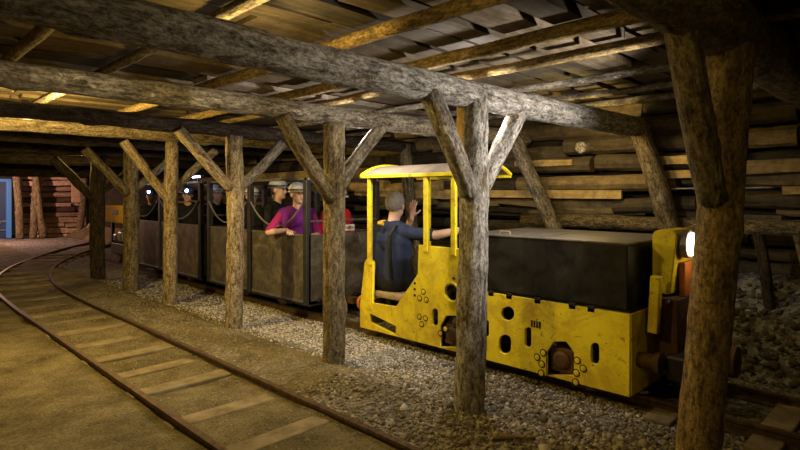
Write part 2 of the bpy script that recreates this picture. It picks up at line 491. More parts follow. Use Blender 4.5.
def make_wall_right():
    B = Boards()
    z = 1.30
    while z < 2.62:
        h = R.choice([R.uniform(.07, .11), R.uniform(.14, .2), R.uniform(.18, .24)])
        y = -1.5 + R.uniform(0, .6)
        while y < 15:
            l = R.uniform(.6, 2.2); xo = 6.24 + R.uniform(-.10, .10)
            t = R.choice([R.uniform(-.15, .05), R.uniform(0, .3), R.uniform(.2, .5)])
            zz = z + R.uniform(-.02, .02)
            if R.random() < .6: B.half_log((xo + .05, y, zz + h / 2), (xo + .05, y + l, zz + h / 2 + R.uniform(-.05, .05)), h * .52, t)
            else: B.add((xo, y, zz), (xo + R.uniform(.03, .07), y + l, zz + h * R.uniform(.75, 1.1)), t, R.uniform(-.06, .06), 'X', .03)
            y += l + R.uniform(-.1, .12)
        z += h + R.choice([.01, .02, .05])
    z = .3
    while z < 1.25:                                        # darker lagging set back under the ledge
        h = R.uniform(.12, .2); y = -1.5
        while y < 15:
            l = R.uniform(1.2, 2.6)
            B.half_log((6.62, y, z + h / 2), (6.62, y + l, z + h / 2), h * .5, R.uniform(-.15, .05)); y += l + .03
        z += h + .02
    for (y0, y1, z0, z1, t) in ((5.0, 7.2, 1.5, 1.62, .5), (1.75, 2.35, 1.86, 1.95, .5), (1.5, 2.2, 1.72, 1.80, .45), (.4, 1.55, 1.75, 1.88, .2), (8.6, 10.5, 1.85, 1.98, .55), (2.6, 5.2, 1.50, 1.60, .5), (3.2, 4.0, 1.9, 1.97, .45), (.2, 1.1, 1.55, 1.62, .4)):
        B.add((6.10, y0, z0), (6.14, y1, z1), t, R.uniform(-.03, .03), 'X')
    o = B.build('wall_right', M['wall']); tag(o, kind='structure')
    bm = bmesh.new(); box(bm, (6.95, -1.8, -.1), (7.3, 24.6, 3.0)); box(bm, (6.42, -1.8, 1.25), (7.0, 24.6, 3.0)); box(bm, (6.0, 14.8, -.1), (7.0, 24.6, 3.0))
    from_bm('wall_rock', bm, M['rock'], o)
make_wall_right()
def make_wall_back():
    B = Boards(); z = .0
    while z < 2.5:
        h = R.uniform(.09, .2); x = 1.2
        while x < 6.9:
            l = R.uniform(1.0, 2.2); t = R.choice([R.uniform(-.1, .15), R.uniform(.1, .4), R.uniform(.35, .6)])
            yo = 22 + R.uniform(-.06, .06)
            if x + l > 4.06 and x < 3.15: x = 4.06 if x > 2.2 else x
            if x < 3.15: l = min(l, 3.15 - x)
            if R.random() < .5: B.half_log((x, yo + .1, z + h / 2), (x + l, yo + .1, z + h / 2), h * .5, t)
            else: B.add((x, yo, z), (x + l, yo + .06, z + h), t, R.uniform(-.03, .03), 'Y')
            x += l + .04
            if 3.1 < x < 4.0: x = 4.06
        z += h + .03
    o = B.build('wall_back', M['backwall']); tag(o, kind='structure')
    bm = bmesh.new(); box(bm, (4.05, 22.25, -.1), (7.2, 22.6, 3)); box(bm, (-1.2, 22.25, -.1), (3.15, 22.6, 3)); box(bm, (3.15, 22.25, 2.0), (4.05, 22.6, 3))
    from_bm('wall_rock', bm, M['rock'], o)
make_wall_back()
def make_wall_left():
    B = Boards(); z = -.05
    while z < 2.6:
        h = R.uniform(.14, .24); y = -1.6
        while y < 22:
            l = R.uniform(2, 4); B.half_log((-1.0, y, z + h / 2), (-1.0, y + l, z + h / 2), h * .5, R.uniform(-.1, .3)); y += l + .03
        z += h + .02
    o = B.build('wall_left', M['wall']); tag(o, kind='structure')
    bm = bmesh.new(); box(bm, (-1.5, -1.8, -.1), (-1.15, 24.6, 3)); from_bm('wall_rock', bm, M['rock'], o)
    bm = bmesh.new(); box(bm, (-1.5, -2.0, -.1), (7.3, -1.75, 3)); tag(from_bm('wall_front', bm, M['rock']), kind='structure')
make_wall_left()
# doorway at the far end; frame and pane glow in place of blue light
bm = bmesh.new()
box(bm, (3.1, 22.0, .1), (3.2, 22.2, 2.0), .01); box(bm, (3.66, 21.95, .1), (3.78, 22.2, 2.0), .01); box(bm, (3.1, 22.0, 1.95), (3.78, 22.2, 2.05), .01)
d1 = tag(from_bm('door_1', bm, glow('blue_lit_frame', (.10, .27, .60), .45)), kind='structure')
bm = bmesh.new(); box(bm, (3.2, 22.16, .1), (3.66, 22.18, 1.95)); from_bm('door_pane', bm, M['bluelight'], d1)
bm = bmesh.new(); box(bm, (3.2, 22.1, .62), (3.66, 22.14, .67)); box(bm, (3.2, 22.1, .34), (3.66, 22.14, .38)); box(bm, (3.42, 22.1, .38), (3.45, 22.14, .62), rot=Matrix.Rotation(.6, 3, 'Y'))
from_bm('door_bar', bm, M['steel_grey'], d1)

# ------------------------------------------------------------------ timber frames
WHERE = ['beside the headlamp at the right, nearest of all', 'in front of the yellow locomotive bonnet', 'before the gap between locomotive and first wagon',
         'before the joint of the first two wagons', 'before the second wagon, lit yellow', 'before the tail of the second wagon', 'dark, farthest down the row']
posts = [((3.13, .955, -.05), (3.13, .78, 2.30), .102, .106, 'peeled', 'thick knotty support post'),
         ((3.13, 2.44, -.05), (3.17, 2.42, 2.225), .112, .10, 'bark_lit_pale', 'white-lit grey bark support post'),
         ((3.10, 3.95, -.05), (3.10, 3.95, 2.19), .098, .098, 'bark_brown', 'mossy brown support post'),
         ((3.16, 5.90, -.05), (3.16, 5.90, 2.225), .100, .098, 'bark_pale', 'straight yellowish support post'),
         ((3.13, 7.63, -.05), (3.14, 7.58, 2.27), .095, .088, 'bark_pale', 'slim crooked support post'),
         ((3.14, 9.16, -.05), (3.14, 9.16, 2.25), .118, .108, 'bark_brown', 'stout mottled support post'),
         ((3.16, 10.85, -.05), (3.16, 10.85, 2.22), .125, .12, 'bark_shaded', 'stout unlit support post')]
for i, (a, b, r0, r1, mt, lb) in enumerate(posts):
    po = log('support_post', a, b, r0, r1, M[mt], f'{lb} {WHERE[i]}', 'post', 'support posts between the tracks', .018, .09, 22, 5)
    if i == 1:
        off = po.rotation_quaternion.inverted() @ Vector((-.050, .036, 0))
        wd = log('bare_wood', (0, 0, 0), (0, 0, .56), .052, .058, plain('split_yellow_wood', (.40, .26, .08), .85, 0, .15, .25, 12, (.10, .06, .02)), None, None, None, .004, .25, 10, 0, po)
        wd.rotation_quaternion = (1, 0, 0, 0); wd.location = off + Vector((0, 0, 1.74)); wd['label'] = 'split yellow wood laid bare on the post'
BR = 'slanting braces of the support posts'
braces = [((2.58, .83, 2.28), (3.02, .83, 1.52), .074, .070, 'bark_brown', 'thick knotty brace leaning left from the nearest post at the right'),
          ((2.66, 2.41, 2.24), (3.07, 2.38, 1.55), .076, .066, 'bark_grey', 'grey brace on the left of the post before the bonnet'),
          ((3.76, 2.43, 2.20), (3.27, 2.42, 1.60), .074, .062, 'bark_lit_pale', 'white-lit brace on the right of the post before the bonnet'),
          ((2.55, 3.93, 2.20), (3.04, 3.90, 1.50), .070, .062, 'bark_brown', 'brace on the left of the mossy brown post'),
          ((3.68, 3.95, 2.20), (3.16, 3.95, 1.62), .066, .060, 'bark_grey', 'brace on the right of the mossy brown post beside the canopy'),
          ((2.50, 5.88, 2.25), (3.10, 5.86, 1.62), .062, .060, 'bark_pale', 'brace on the left of the straight yellowish post'),
          ((3.82, 5.90, 2.18), (3.22, 5.90, 1.62), .064, .058, 'bark_grey', 'greyish brace on the right of the straight yellowish post'),
          ((2.52, 7.62, 2.24), (3.09, 7.60, 1.48), .060, .062, 'bark_pale', 'bent brace on the left of the slim crooked post'),
          ((3.80, 7.63, 2.18), (3.20, 7.63, 1.62), .060, .055, 'bark_grey', 'brace on the right of the slim crooked post'),
          ((2.48, 9.14, 2.22), (3.08, 9.12, 1.55), .068, .068, 'bark_brown', 'brace on the left of the stout mottled post'),
          ((3.82, 9.16, 2.16), (3.22, 9.16, 1.62), .062, .055, 'bark_grey', 'brace on the right of the stout mottled post'),
          ((2.45, 10.83, 2.15), (3.09, 10.82, 1.45), .08, .075, 'bark_shaded', 'dark brace on the left of the farthest unlit post'),
          ((3.84, 10.85, 2.14), (3.22, 10.85, 1.6), .065, .06, 'bark_shaded', 'dark brace on the right of the farthest unlit post')]
for a, b, r0, r1, mt, lb in braces:
    log('brace', a, b, r0, r1, M[mt], lb, 'brace', BR, .015, .07, 18, 2)
CW = ['running out of the top right corner over the nearest post', 'crossing the whole picture over the post before the bonnet', 'over the mossy brown post beside the canopy',
      'dark, over the straight yellowish post', 'lit yellow, over the slim crooked post', 'over the stout mottled post', 'over the farthest unlit post', 'shadowed, beyond the farthest post', 'lowest and thickest, last before the lit far wall']
caps = [(.84, 2.385, 2.40, .155, .15, 'bark_brown'), (2.43, 2.30, 2.285, .088, .112, 'bark_lit_pale'), (3.95, 2.25, 2.262, .070, .102, 'bark_grey'),
        (5.90, 2.34, 2.27, .074, .088, 'bark_shaded'), (7.63, 2.335, 2.33, .085, .088, 'bark_pale'), (9.16, 2.35, 2.35, .105, .105, 'bark_shaded'),
        (10.85, 2.33, 2.32, .11, .11, 'bark_shaded'), (12.6, 2.27, 2.27, .125, .12, 'bark_shaded'), (14.4, 2.09, 2.09, .17, .16, 'bark_shaded')]
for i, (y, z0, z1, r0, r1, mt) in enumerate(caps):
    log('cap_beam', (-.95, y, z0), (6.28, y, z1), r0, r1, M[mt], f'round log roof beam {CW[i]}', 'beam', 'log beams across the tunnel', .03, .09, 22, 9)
SX = [(.77, .045), (1.42, .04), (2.26, .05), (3.05, .05), (3.56, .042), (4.42, .035), (5.25, .035), (5.85, .04)]
for i, (x, r) in enumerate(SX):
    a = R.uniform(-.05, .05)
    log('roof_pole', (x + a, -1.2, 2.545), (x - a + .04, 8.2, 2.535), r, r * .85, M['peeled' if i in (0, 2, 3, 4) else 'bark_grey'], f'{ORD[i]} lengthwise roof pole counting from the left wall, above the log beams', 'pole', 'lengthwise poles under the roof boards', .02, .08, 12, 4)
# right wall props
log('wall_post', (6.0, 1.80, .25), (6.0, 2.38, 2.32), .10, .105, M['bark_brown'], 'leaning wall post behind the headlamp housing', 'post', 'leaning posts along the right wall', .02, .08, 18, 3)
log('wall_post', (6.0, 2.88, .25), (6.0, 3.96, 2.32), .085, .09, M['bark_grey'], 'steeply leaning wall post behind the black bonnet', 'post', 'leaning posts along the right wall', .02, .08, 18, 3)
log('wall_post', (6.0, 5.6, .25), (6.0, 5.9, 2.3), .09, .09, M['bark_brown'], 'wall post behind the driver under the canopy', 'post', 'leaning posts along the right wall', .02, .08, 18, 3)
log('wall_post', (6.0, 7.4, .25), (6.0, 7.6, 2.3), .09, .09, M['bark_brown'], 'wall post behind the first wagon', 'post', 'leaning posts along the right wall', .02, .08, 18, 3)
log('ledge_beam', (6.12, -1.2, 1.235), (6.14, 3.9, 1.225), .075, .08, M['bark_brown'], 'horizontal log ledge along the right wall at bonnet height', 'beam', None, .01, .08, 16, 5)
log('ledge_prop', (6.15, 1.20, .42), (6.14, 1.30, 1.20), .05, .05, M['bark_shaded'], 'short upright prop under the log ledge', 'prop', 'props under the log ledge', .01, .08, 12, 1)
log('ledge_prop', (6.05, .78, .42), (6.13, 1.00, 1.20), .032, .032, M['bark_brown'], 'thin slanting stick propped under the log ledge at right', 'prop', 'props under the log ledge', .01, .08, 12, 1)
log('wall_pipe', (6.05, 1.15, 1.61), (6.05, 2.2, 1.60), .011, .011, M['steel_grey'], 'thin grey pipe along the right wall behind the nearest post', 'pipe', None, .003, .0, 10, 0)
log('log_stub', (5.98, 3.03, 2.09), (6.5, 3.02, 2.11), .065, .065, M['bark_lit_pale'], 'pale sawn log end poking out of the right wall behind the bonnet', 'log', None, .003, .06, 14, 0)
# leaning posts at the lit far wall
for (u, lean, r, lb) in ((20, .10, .12, 'beside the blue doorway'), (33, -.12, .11, 'second from the blue doorway'), (44, .22, .12, 'thin, third from the blue doorway'), (79, -.22, .12, 'rightmost, by the corner of the far wall')):
    Y = 21.6; X = Y * (1 + (u - 400) / FPX) / (1 - (u - 400) / FPX)
    log('far_post', (X, Y, .08), (X - lean, Y + .1, 2.35), r, r * .9, M['bark_brown'], f'leaning log post at the lit far wall, {lb}', 'post', 'posts at the far wall', .04, .1, 14, 4)
bm = bmesh.new(); box(bm, (5.52, 21.86, 1.25), (5.78, 21.92, 1.95), .005)
tag(from_bm('upright_board', bm, plain('fresh_board', (.62, .42, .26), .8)), 'short pale upright board nailed on the lit far wall', 'board')
bm = bmesh.new(); box(bm, (5.95, 21.2, .2), (6.05, 21.3, .95), .005, Matrix.Rotation(.5, 3, 'Y'))
tag(from_bm('leaning_stake', bm, plain('grey_stake', (.4, .36, .32), .8)), 'short grey stake leaning at the corner of the far wall', 'stake')

# ------------------------------------------------------------------ tracks
RAIL = [(-.045, 0), (.045, 0), (.045, .012), (.009, .022), (.009, .062), (.022, .07), (.022, .09), (-.022, .09), (-.022, .07), (-.009, .062), (-.009, .022), (-.045, .012)]
def rail(pts, label):
    pts = [Vector(p) for p in pts]; bm = bmesh.new(); rings = []
    for i, p in enumerate(pts):
        d = (pts[min(i + 1, len(pts) - 1)] - pts[max(0, i - 1)]).normalized(); s = Vector((d.y, -d.x, 0)).normalized()
        rings.append([bm.verts.new(p + s * a + Vector((0, 0, b))) for a, b in RAIL])
    n = len(RAIL)
    for q in range(len(rings) - 1):
        for k in range(n): bm.faces.new((rings[q][k], rings[q][(k + 1) % n], rings[q + 1][(k + 1) % n], rings[q + 1][k]))
    bm.faces.new(rings[0]); bm.faces.new(rings[-1][::-1])
    return tag(from_bm('rail', bm, M['rail']), label, 'rail', 'steel rails')
def catmull(P, n=10):
    out = []; P = [Vector((*p, 0)) for p in P]
    Q = [P[0] * 2 - P[1]] + P + [P[-1] * 2 - P[-2]]
    for i in range(1, len(Q) - 2):
        for k in range(n):
            t = k / n; a, b, c, d = Q[i - 1:i + 3]
            out.append(.5 * ((2 * b) + (c - a) * t + (2 * a - 5 * b + 4 * c - d) * t * t + (3 * b - a - 3 * c + d) * t ** 3))
    out.append(P[-1]); return out
center = catmull([(1.93, -1.4), (1.93, 1), (1.93, 3), (1.93, 5), (1.93, 7), (1.93, 9), (2.03, 10.8), (2.42, 12.7), (3.15, 14.6), (4.2, 16.4), (5.4, 18.0)], 8)
def offset(pts, w, z):
    o = []
    for i, p in enumerate(pts):
        d = (pts[min(i + 1, len(pts) - 1)] - pts[max(0, i - 1)]).normalized()
        o.append(p + Vector((d.y, -d.x, 0)) * w + Vector((0, 0, z + (.02 * min(3, p.y - 15) if p.y > 15 else 0))))
    return o
rail(offset(center, -.385, -.035), 'rusty left rail of the empty curving track')
rail(offset(center, .42, -.035), 'rusty right rail of the empty curving track, by the posts')
TX = 4.43
rail([(TX - .36, y, .0) for y in np.linspace(-1.4, 14.6, 9)], 'near rail under the train, at the wheels facing the gravel')
rail([(TX + .36, y, .0) for y in np.linspace(-1.4, 14.6, 9)], 'far rail under the train, towards the right wall')
sl = [3.05, 3.72, 4.46, 5.04, 5.62, 6.3, 6.95, 7.6, 8.25, 8.9, 9.55, 10.2]
for i, y in enumerate(sl):
    bm = bmesh.new(); box(bm, (-.41, -.085, -.09), (.41, .085, .008 if i % 2 == 0 else -.006), .012)
    for v in bm.verts: v.co.z += .008 * noise.noise((v.co.x * 3, y, 0))
    o = from_bm('sleeper', bm, M['sleeper']); o.location = (1.92, y, 0); o.rotation_euler.z = R.uniform(-.05, .05)
    tag(o, f'half-buried wooden sleeper of the empty track, {ORD[i]} from the bottom edge', 'sleeper', 'sleepers of the empty track')
for i in range(9):
    j = min(range(len(center)), key=lambda k: abs(center[k].y - (10.85 + i * .62)))
    p, q = center[j], center[min(j + 1, len(center) - 1)]
    bm = bmesh.new(); box(bm, (-.56, -.085, -.09), (.56, .085, .03), .012)
    o = from_bm('sleeper', bm, M['sleeper']); o.location = (p.x, p.y, .0 + (.02 * min(3, p.y - 15) if p.y > 15 else 0)); o.rotation_euler.z = math.atan2(q.y - p.y, q.x - p.x) - PI / 2
    tag(o, f'wooden sleeper in the far bend of the empty track, {ORD[i]} into the bend', 'sleeper', 'sleepers in the bend')
for i, y in enumerate([.2, .8, 1.4]):
    bm = bmesh.new(); box(bm, (-.6, -.09, -.09), (.6, .09, .03), .012)
    o = from_bm('sleeper', bm, M['sleeper']); o.location = (TX, y, .0)
    tag(o, f'dark sleeper of the train track ahead of the locomotive, {ORD[2 - i]} from its front', 'sleeper', 'sleepers ahead of the locomotive')
log('wood_splinter', (2.78, 1.98, .06), (2.94, 1.78, .07), .018, .012, M['peeled'], 'brown wood splinter lying on the gravel before the white-lit grey post', 'splinter', None, .01, .2, 8, 0)

# ------------------------------------------------------------------ locomotive
XS = 3.90
loco = empty('mine_locomotive', (TX, 3.05, .09))
tag(loco, 'yellow battery mine locomotive with black bonnet and open canopied cab', 'locomotive')
LP = Vector((TX, 3.05, .09))
def part(name, bm, mat, parent=loco, smooth=False):
    bm.transform(Matrix.Translation(-LP)); return from_bm(name, bm, mat, parent, None, smooth)
def S(u, v): return on_side(u, v, XS)
def ell(cu, cv, ru, rv, n=18): return [S(cu + ru * math.cos(2 * PI * k / n), cv + rv * math.sin(2 * PI * k / n)) for k in range(n)]
def slot(cu, cv, ru, rv, n=8):
    P = []
    for k in range(n + 1): P.append(S(cu + ru * math.cos(PI * k / n), cv - (rv - ru) - ru * math.sin(PI * k / n)))
    for k in range(n + 1): P.append(S(cu - ru * math.cos(PI * k / n), cv + (rv - ru) + ru * math.sin(PI * k / n)))
    return P
def house(cu, cv, ru, rv): return [S(cu - ru, cv + rv), S(cu - ru, cv - rv * .35), S(cu - ru * .45, cv - rv), S(cu + ru * .45, cv - rv), S(cu + ru, cv - rv * .35), S(cu + ru, cv + rv)]
y0, y1, zb = 1.60, 4.49, .12
zt = .70
yA = S(460, 246)[0]
outline = [(y0, zb), (y0, zt), (S(463, 300)[0], zt), (S(463, 300)[0], 1.05), (S(420, 245)[0], 1.055), (S(419, 274)[0], S(419, 274)[1]), (S(397, 307)[0], S(397, 307)[1]),
           (S(373, 303)[0], S(373, 303)[1]), (S(374, 262)[0], S(374, 262)[1]), (S(366, 262)[0], S(366, 262)[1]), (y1, .36), (y1, zb)]
houses = [(561, 358, 14, 17), (452, 331, 11, 16)]
holes = [ell(508.7, 313.3, 7, 7.5), slot(506, 344, 6.5, 10), slot(529, 337, 3.6, 10.5), slot(596, 353, 4.6, 11), slot(487, 328, 3.3, 9), slot(436, 317, 3.2, 9), ell(453, 292, 8, 9)]
holes += [house(*h) for h in houses]
holes.append([S(371, 313), S(397, 325.5), S(397, 335), S(371, 322)])
MX = Matrix(((0, 0, 1, XS), (1, 0, 0, 0), (0, 1, 0, 0), (0, 0, 0, 1)))
sp = plate('side_plate', outline, holes, .024, M['yellow'], loco, Matrix.Translation(-LP) @ MX, .004)
# far side plate
XF = 2 * TX - XS
sp2 = plate('side_plate', outline, [house(*h) for h in houses], .024, M['yellow'], loco, Matrix.Translation(-LP) @ Matrix(((0, 0, 1, XF), (1, 0, 0, 0), (0, 1, 0, 0), (0, 0, 0, 1))), .004)
# end plates and inner frame
bm = bmesh.new(); box(bm, (XS, y0 - .012, zb), (XF, y0 + .012, zt), .004); part('end_plate', bm, M['yellow'])
bm = bmesh.new(); box(bm, (XS + .02, y1 - .02, zb), (XF - .02, y1 + .005, .40), .004); part('end_plate', bm, M['yellow'])
bm = bmesh.new(); box(bm, (4.17, y0 + .02, .2), (4.69, y1 - .1, .6)); box(bm, (XS + .03, y0 + .02, .655), (XF - .03, 3.5, .69)); box(bm, (XS + .03, 3.5, .30), (XF - .03, y1 - .03, .33)); part('inner_frame', bm, M['black'])
# cab bulkhead
bm = bmesh.new(); box(bm, (XS + .02, yA - .01, .4), (XF - .02, yA + .02, 1.05), .004); part('cab_bulkhead', bm, M['rust'])
bm = bmesh.new(); box(bm, (XS + .25, yA + .03, .9), (XF - .2, yA + .2, 1.02), .01); tube(bm, [(4.2, yA + .15, 1.0), (4.2, yA + .18, 1.12)], .012); tube(bm, [(4.15, yA + .18, 1.12), (4.25, yA + .18, 1.12)], .014)
part('control_desk', bm, M['steel_dark'])
# bolt rings
bolts = [(424.5, 291.5), (420.8, 298), (427.5, 299.5), (420.5, 316.5), (426.7, 318), (423, 324), (441.5, 333), (446.5, 328.5), (544.3, 352.3), (538.3, 356.7), (543, 363.7), (542.3, 372.7), (578.3, 360), (584.3, 368), (577.3, 372.3), (576.7, 381.7)]
for (u, v) in bolts:
    y, z = S(u, v); bm = bmesh.new()
    lathe(bm, [(.021, 0), (.021, -.003), (.018, -.004), (.010, -.004), (.010, -.006), (.004, -.006)], (XS - .017, y, z), 'x', 14)
    b = part('bolt', bm, M['yellow']); bm = bmesh.new()
    lathe(bm, [(.030, .004), (.030, -.002), (.016, -.002)], (XS - .0165, y, z), 'x', 16); bm.transform(Matrix.Translation(-LP)); from_bm('grease_ring', bm, M['black'], b)
for (u, v) in ((416, 283), (416, 289), (416, 295), (455, 278)):
    y, z = S(u, v); bm = bmesh.new(); lathe(bm, [(.013, 0), (.013, -.006), (.007, -.009)], (XS - .016, y, z), 'x', 10); part('bolt', bm, M['black'])
# hole collar by the cab
y, z = S(453, 292); bm = bmesh.new(); 
for (ra, rb, h) in ((.095, .08, -.02),):
    n = 24; A = []
    for k in range(n):
        a = 2 * PI * k / n; A.append([bm.verts.new((XS - .012 + dx, y + rr * math.cos(a), z + rr * math.sin(a))) for rr, dx in ((ra, 0), (ra, h), (rb, h), (rb, .02))])
    for k in range(n):
        for q in range(3): bm.faces.new((A[k][q], A[(k + 1) % n][q], A[(k + 1) % n][q + 1], A[k][q + 1]))
part('hole_collar', bm, M['yellow'], smooth=False)
# grille and hinge marks
y, z = S(537, 324); bm = bmesh.new()
for k in range(4): box(bm, (XS - .02, y - .042 + k * .024, z - .028), (XS - .011, y - .026 + k * .024, z + .028), .002)
part('vent_grille', bm, M['steel_dark'])
# axle boxes and wheels seen through the plate
for h in houses:
    y, z = S(h[0], h[1] + 3); zc = .09 + .17
    bm = bmesh.new(); box(bm, (XS + .015, y - .10, zc - .10), (XS + .06, y + .10, zc + .09), .015); lathe(bm, [(.07, .0), (.07, -.02), (.05, -.03), (.02, -.032)], (XS + .02, y, zc), 'x', 20)
    part('axle_box', bm, M['rust'])
    for xx, sg in ((TX - .36, 1), (TX + .36, -1)):
        bm = bmesh.new(); lathe(bm, [(.03, -.05), (.165, -.045), (.175, .0), (.165, .03), (.195, .035), (.195, .055), (.03, .055)], (0, 0, 0), 'x', 30)
        if sg < 0: bm.transform(Matrix.Scale(-1, 4, (1, 0, 0)))
        bm.transform(Matrix.Translation((xx, y, .09 + .172))); part('wheel', bm, M['rim'], smooth=False)
    bm = bmesh.new(); cyl(bm, (TX - .40, y, .262), (TX + .40, y, .262), .03); part('axle', bm, M['steel_dark'])
# battery bonnet
bm = bmesh.new(); box(bm, (XS - .005, 1.615, .722), (XF + .005, yA - .03, 1.19), .012)
bon = part('battery_bonnet', bm, M['box'])
bm = bmesh.new(); box(bm, (XS - .012, 1.60, 1.188), (XF + .012, yA - .02, 1.202), .004); box(bm, (XS + .1, 2.35, 1.2), (XS + .5, 2.6, 1.207), .003)
bm.transform(Matrix.Translation(-LP)); from_bm('lid', bm, plain('dusty_lid', (.13, .115, .10), .55, .2, .5, .22, 6, (.05, .045, .04)), bon)
bm = bmesh.new(); tube(bm, [(XS + .12, 2.78, 1.2), (XS + .12, 2.78, 1.225), (XS + .12, 2.68, 1.225), (XS + .12, 2.68, 1.2)], .008, 8); bm.transform(Matrix.Translation(-LP)); from_bm('lid_handle', bm, M['seat'], bon)
bm = bmesh.new(); box(bm, (XS + .02, y0 + .005, .69), (XF - .02, yA - .02, .73)); part('bonnet_seat', bm, M['black'])
for u in (492, 510, 538.5, 573, 592):
    y = S(u, 300)[0]; bm = bmesh.new(); box(bm, (XS - .016, y - .03, .672), (XS - .004, y + .03, .722), .003); part('bonnet_clip', bm, M['black'])
# cab canopy and posts
bm = bmesh.new(); ya, yb = 3.16, 4.46; xa, xb = 3.87, 4.75
def arch(t): return xa + (xb - xa) * t, 1.745 + .115 * (1 - abs(2 * t - 1) ** 2.4)
n = 20
rows = []
for dz in (0, -.012):
    for yy in (ya, yb): rows.append([bm.verts.new((arch(k / n)[0], yy, arch(k / n)[1] + dz)) for k in range(n + 1)])
for k in range(n):
    bm.faces.new((rows[0][k], rows[1][k], rows[1][k + 1], rows[0][k + 1])); bm.faces.new((rows[2][k], rows[2][k + 1], rows[3][k + 1], rows[3][k]))
    bm.faces.new((rows[0][k], rows[0][k + 1], rows[2][k + 1], rows[2][k])); bm.faces.new((rows[1][k], rows[3][k], rows[3][k + 1], rows[1][k + 1]))
for k in (0, n): bm.faces.new((rows[0][k], rows[2][k], rows[3][k], rows[1][k]))
can = part('canopy', bm, plain('dusty_roof', (.34, .27, .20), .75, 0, .3, .22, 5, (.2, .16, .12)))
for yy in (ya, yb):
    bm = bmesh.new(); tube(bm, [(arch(k / n)[0], yy, arch(k / n)[1]) for k in range(n + 1)], .02, 8); bm.transform(Matrix.Translation(-LP)); from_bm('arch_rim', bm, M['yellow'], can)
for xx in (xa, xb):
    bm = bmesh.new(); box(bm, (xx - .018, ya, 1.715), (xx + .018, yb, 1.752), .004); bm.transform(Matrix.Translation(-LP)); from_bm('edge_rail', bm, M['yellow'], can)
for xx, ys_ in ((xa + .015, ((y_at(371, XS), .85), (y_at(427.5, XS), 1.05), (3.19, 1.04))), (xb - .015, ((4.27, .42), (3.61, 1.04)))):
    for (y, zlo) in ys_:
        bm = bmesh.new(); box(bm, (xx - .018, y - .026, zlo - .05), (xx + .018, y + .026, 1.73), .004); part('canopy_post', bm, M['yellow'])
for xx in (XS,):
    bm = bmesh.new(); y = S(369, 260)[0]; box(bm, (xx - .02, y - .05, .33), (xx + .035, y + .035, .85), .006); part('door_pillar', bm, M['yellow'])
# cab seat
bm = bmesh.new(); box(bm, (3.93, 3.90, .46), (4.45, 4.36, .525), .02); ss = part('cab_seat', bm, M['seat'])
bm = bmesh.new(); box(bm, (3.97, 3.93, .3), (4.03, 3.99, .46)); bm.transform(Matrix.Translation(-LP)); from_bm('seat_leg', bm, M['seat'], ss)
bm = bmesh.new(); box(bm, (4.3, 4.2, .3), (4.4, 4.3, .46)); bm.transform(Matrix.Translation(-LP)); from_bm('seat_leg', bm, M['seat'], ss)
# front end: headlamp housing, buffer, brake crank
bm = bmesh.new(); prof = []
w0, w1, zlo, zhi = 1.385, 1.56, .82, 1.285
pr = [(w0 + .05, zlo), (w1, zlo), (w1, zhi - .03), (w1 - .03, zhi), (w0 + .03, zhi), (w0, zhi - .03)]
A = [bm.verts.new((4.20, a, b)) for a, b in pr]; B_ = [bm.verts.new((4.64, a, b)) for a, b in pr]
bm.faces.new(A); bm.faces.new(B_[::-1])
for k in range(6): bm.faces.new((A[k], B_[k], B_[(k + 1) % 6], A[(k + 1) % 6]))
bmesh.ops.bevel(bm, geom=list(bm.edges), offset=.008, segments=2, affect='EDGES')
hh = part('headlamp_housing', bm, M['yellow'])
bm = bmesh.new(); lathe(bm, [(.10, .035), (.105, -.02), (.09, -.02), (.085, .01)], (4.335, w0 - .03, 1.185), 'y', 26); bm.transform(Matrix.Translation(-LP)); from_bm('headlamp_rim', bm, M['steel_grey'], hh)
bm = bmesh.new(); lathe(bm, [(.086, -.025), (.075, -.045), (.04, -.055), (.01, -.058)], (4.335, w0 - .03, 1.185), 'y', 26); bm.transform(Matrix.Translation(-LP)); from_bm('headlamp', bm, M['headlight'], hh)
bm = bmesh.new(); box(bm, (4.3, w0 - .02, .8), (4.6, w0 + .02, 1.05), .006); part('front_panel', bm, M['orange'])
bm = bmesh.new(); box(bm, (4.02, 1.45, .56), (4.09, 1.52, .97), .01, Matrix.Rotation(.05, 3, 'X')); part('hose_bracket', bm, M['yellow'])
bm = bmesh.new(); tube(bm, [(4.16, 1.42, .62), (4.16, 1.42, .78)], .012, 8); tube(bm, [(4.10, 1.42, .78), (4.22, 1.42, .78)], .013, 8); part('brake_crank', bm, M['steel_grey'])
bm = bmesh.new(); box(bm, (4.14, 1.36, .28), (4.72, 1.57, .80), .01); part('front_frame', bm, M['rust'])
bm = bmesh.new(); lathe(bm, [(.055, 0), (.055, -.12), (.075, -.12), (.075, -.16), (.05, -.17)], (4.02, 1.59, .36), 'y', 20); part('buffer', bm, M['rust'])
bm = bmesh.new(); box(bm, (4.05, 1.18, .24), (4.8, 1.42, .42), .02); part('buffer_beam', bm, M['steel_dark'])
bm = bmesh.new(); lathe(bm, [(.05, 0), (.05, -.10), (.11, -.10), (.11, -.14), (.05, -.15)], (4.43, 1.2, .36), 'y', 20); part('buffer', bm, M['rust'])
# rear coupling
bm = bmesh.new(); box(bm, (4.36, 4.49, .26), (4.5, 4.78, .36), .01); part('drawbar', bm, M['rust'])
bm = bmesh.new(); lathe(bm, [(.05, 0), (.05, .12), (.09, .12), (.09, .16), (.05, .165)], (4.06, 4.49, .34), 'y', 20); part('buffer', bm, M['orange'])
bm = bmesh.new(); lathe(bm, [(.05, 0), (.05, .12), (.09, .12), (.09, .16), (.05, .165)], (4.80, 4.49, .34), 'y', 20); part('buffer', bm, M['orange'])

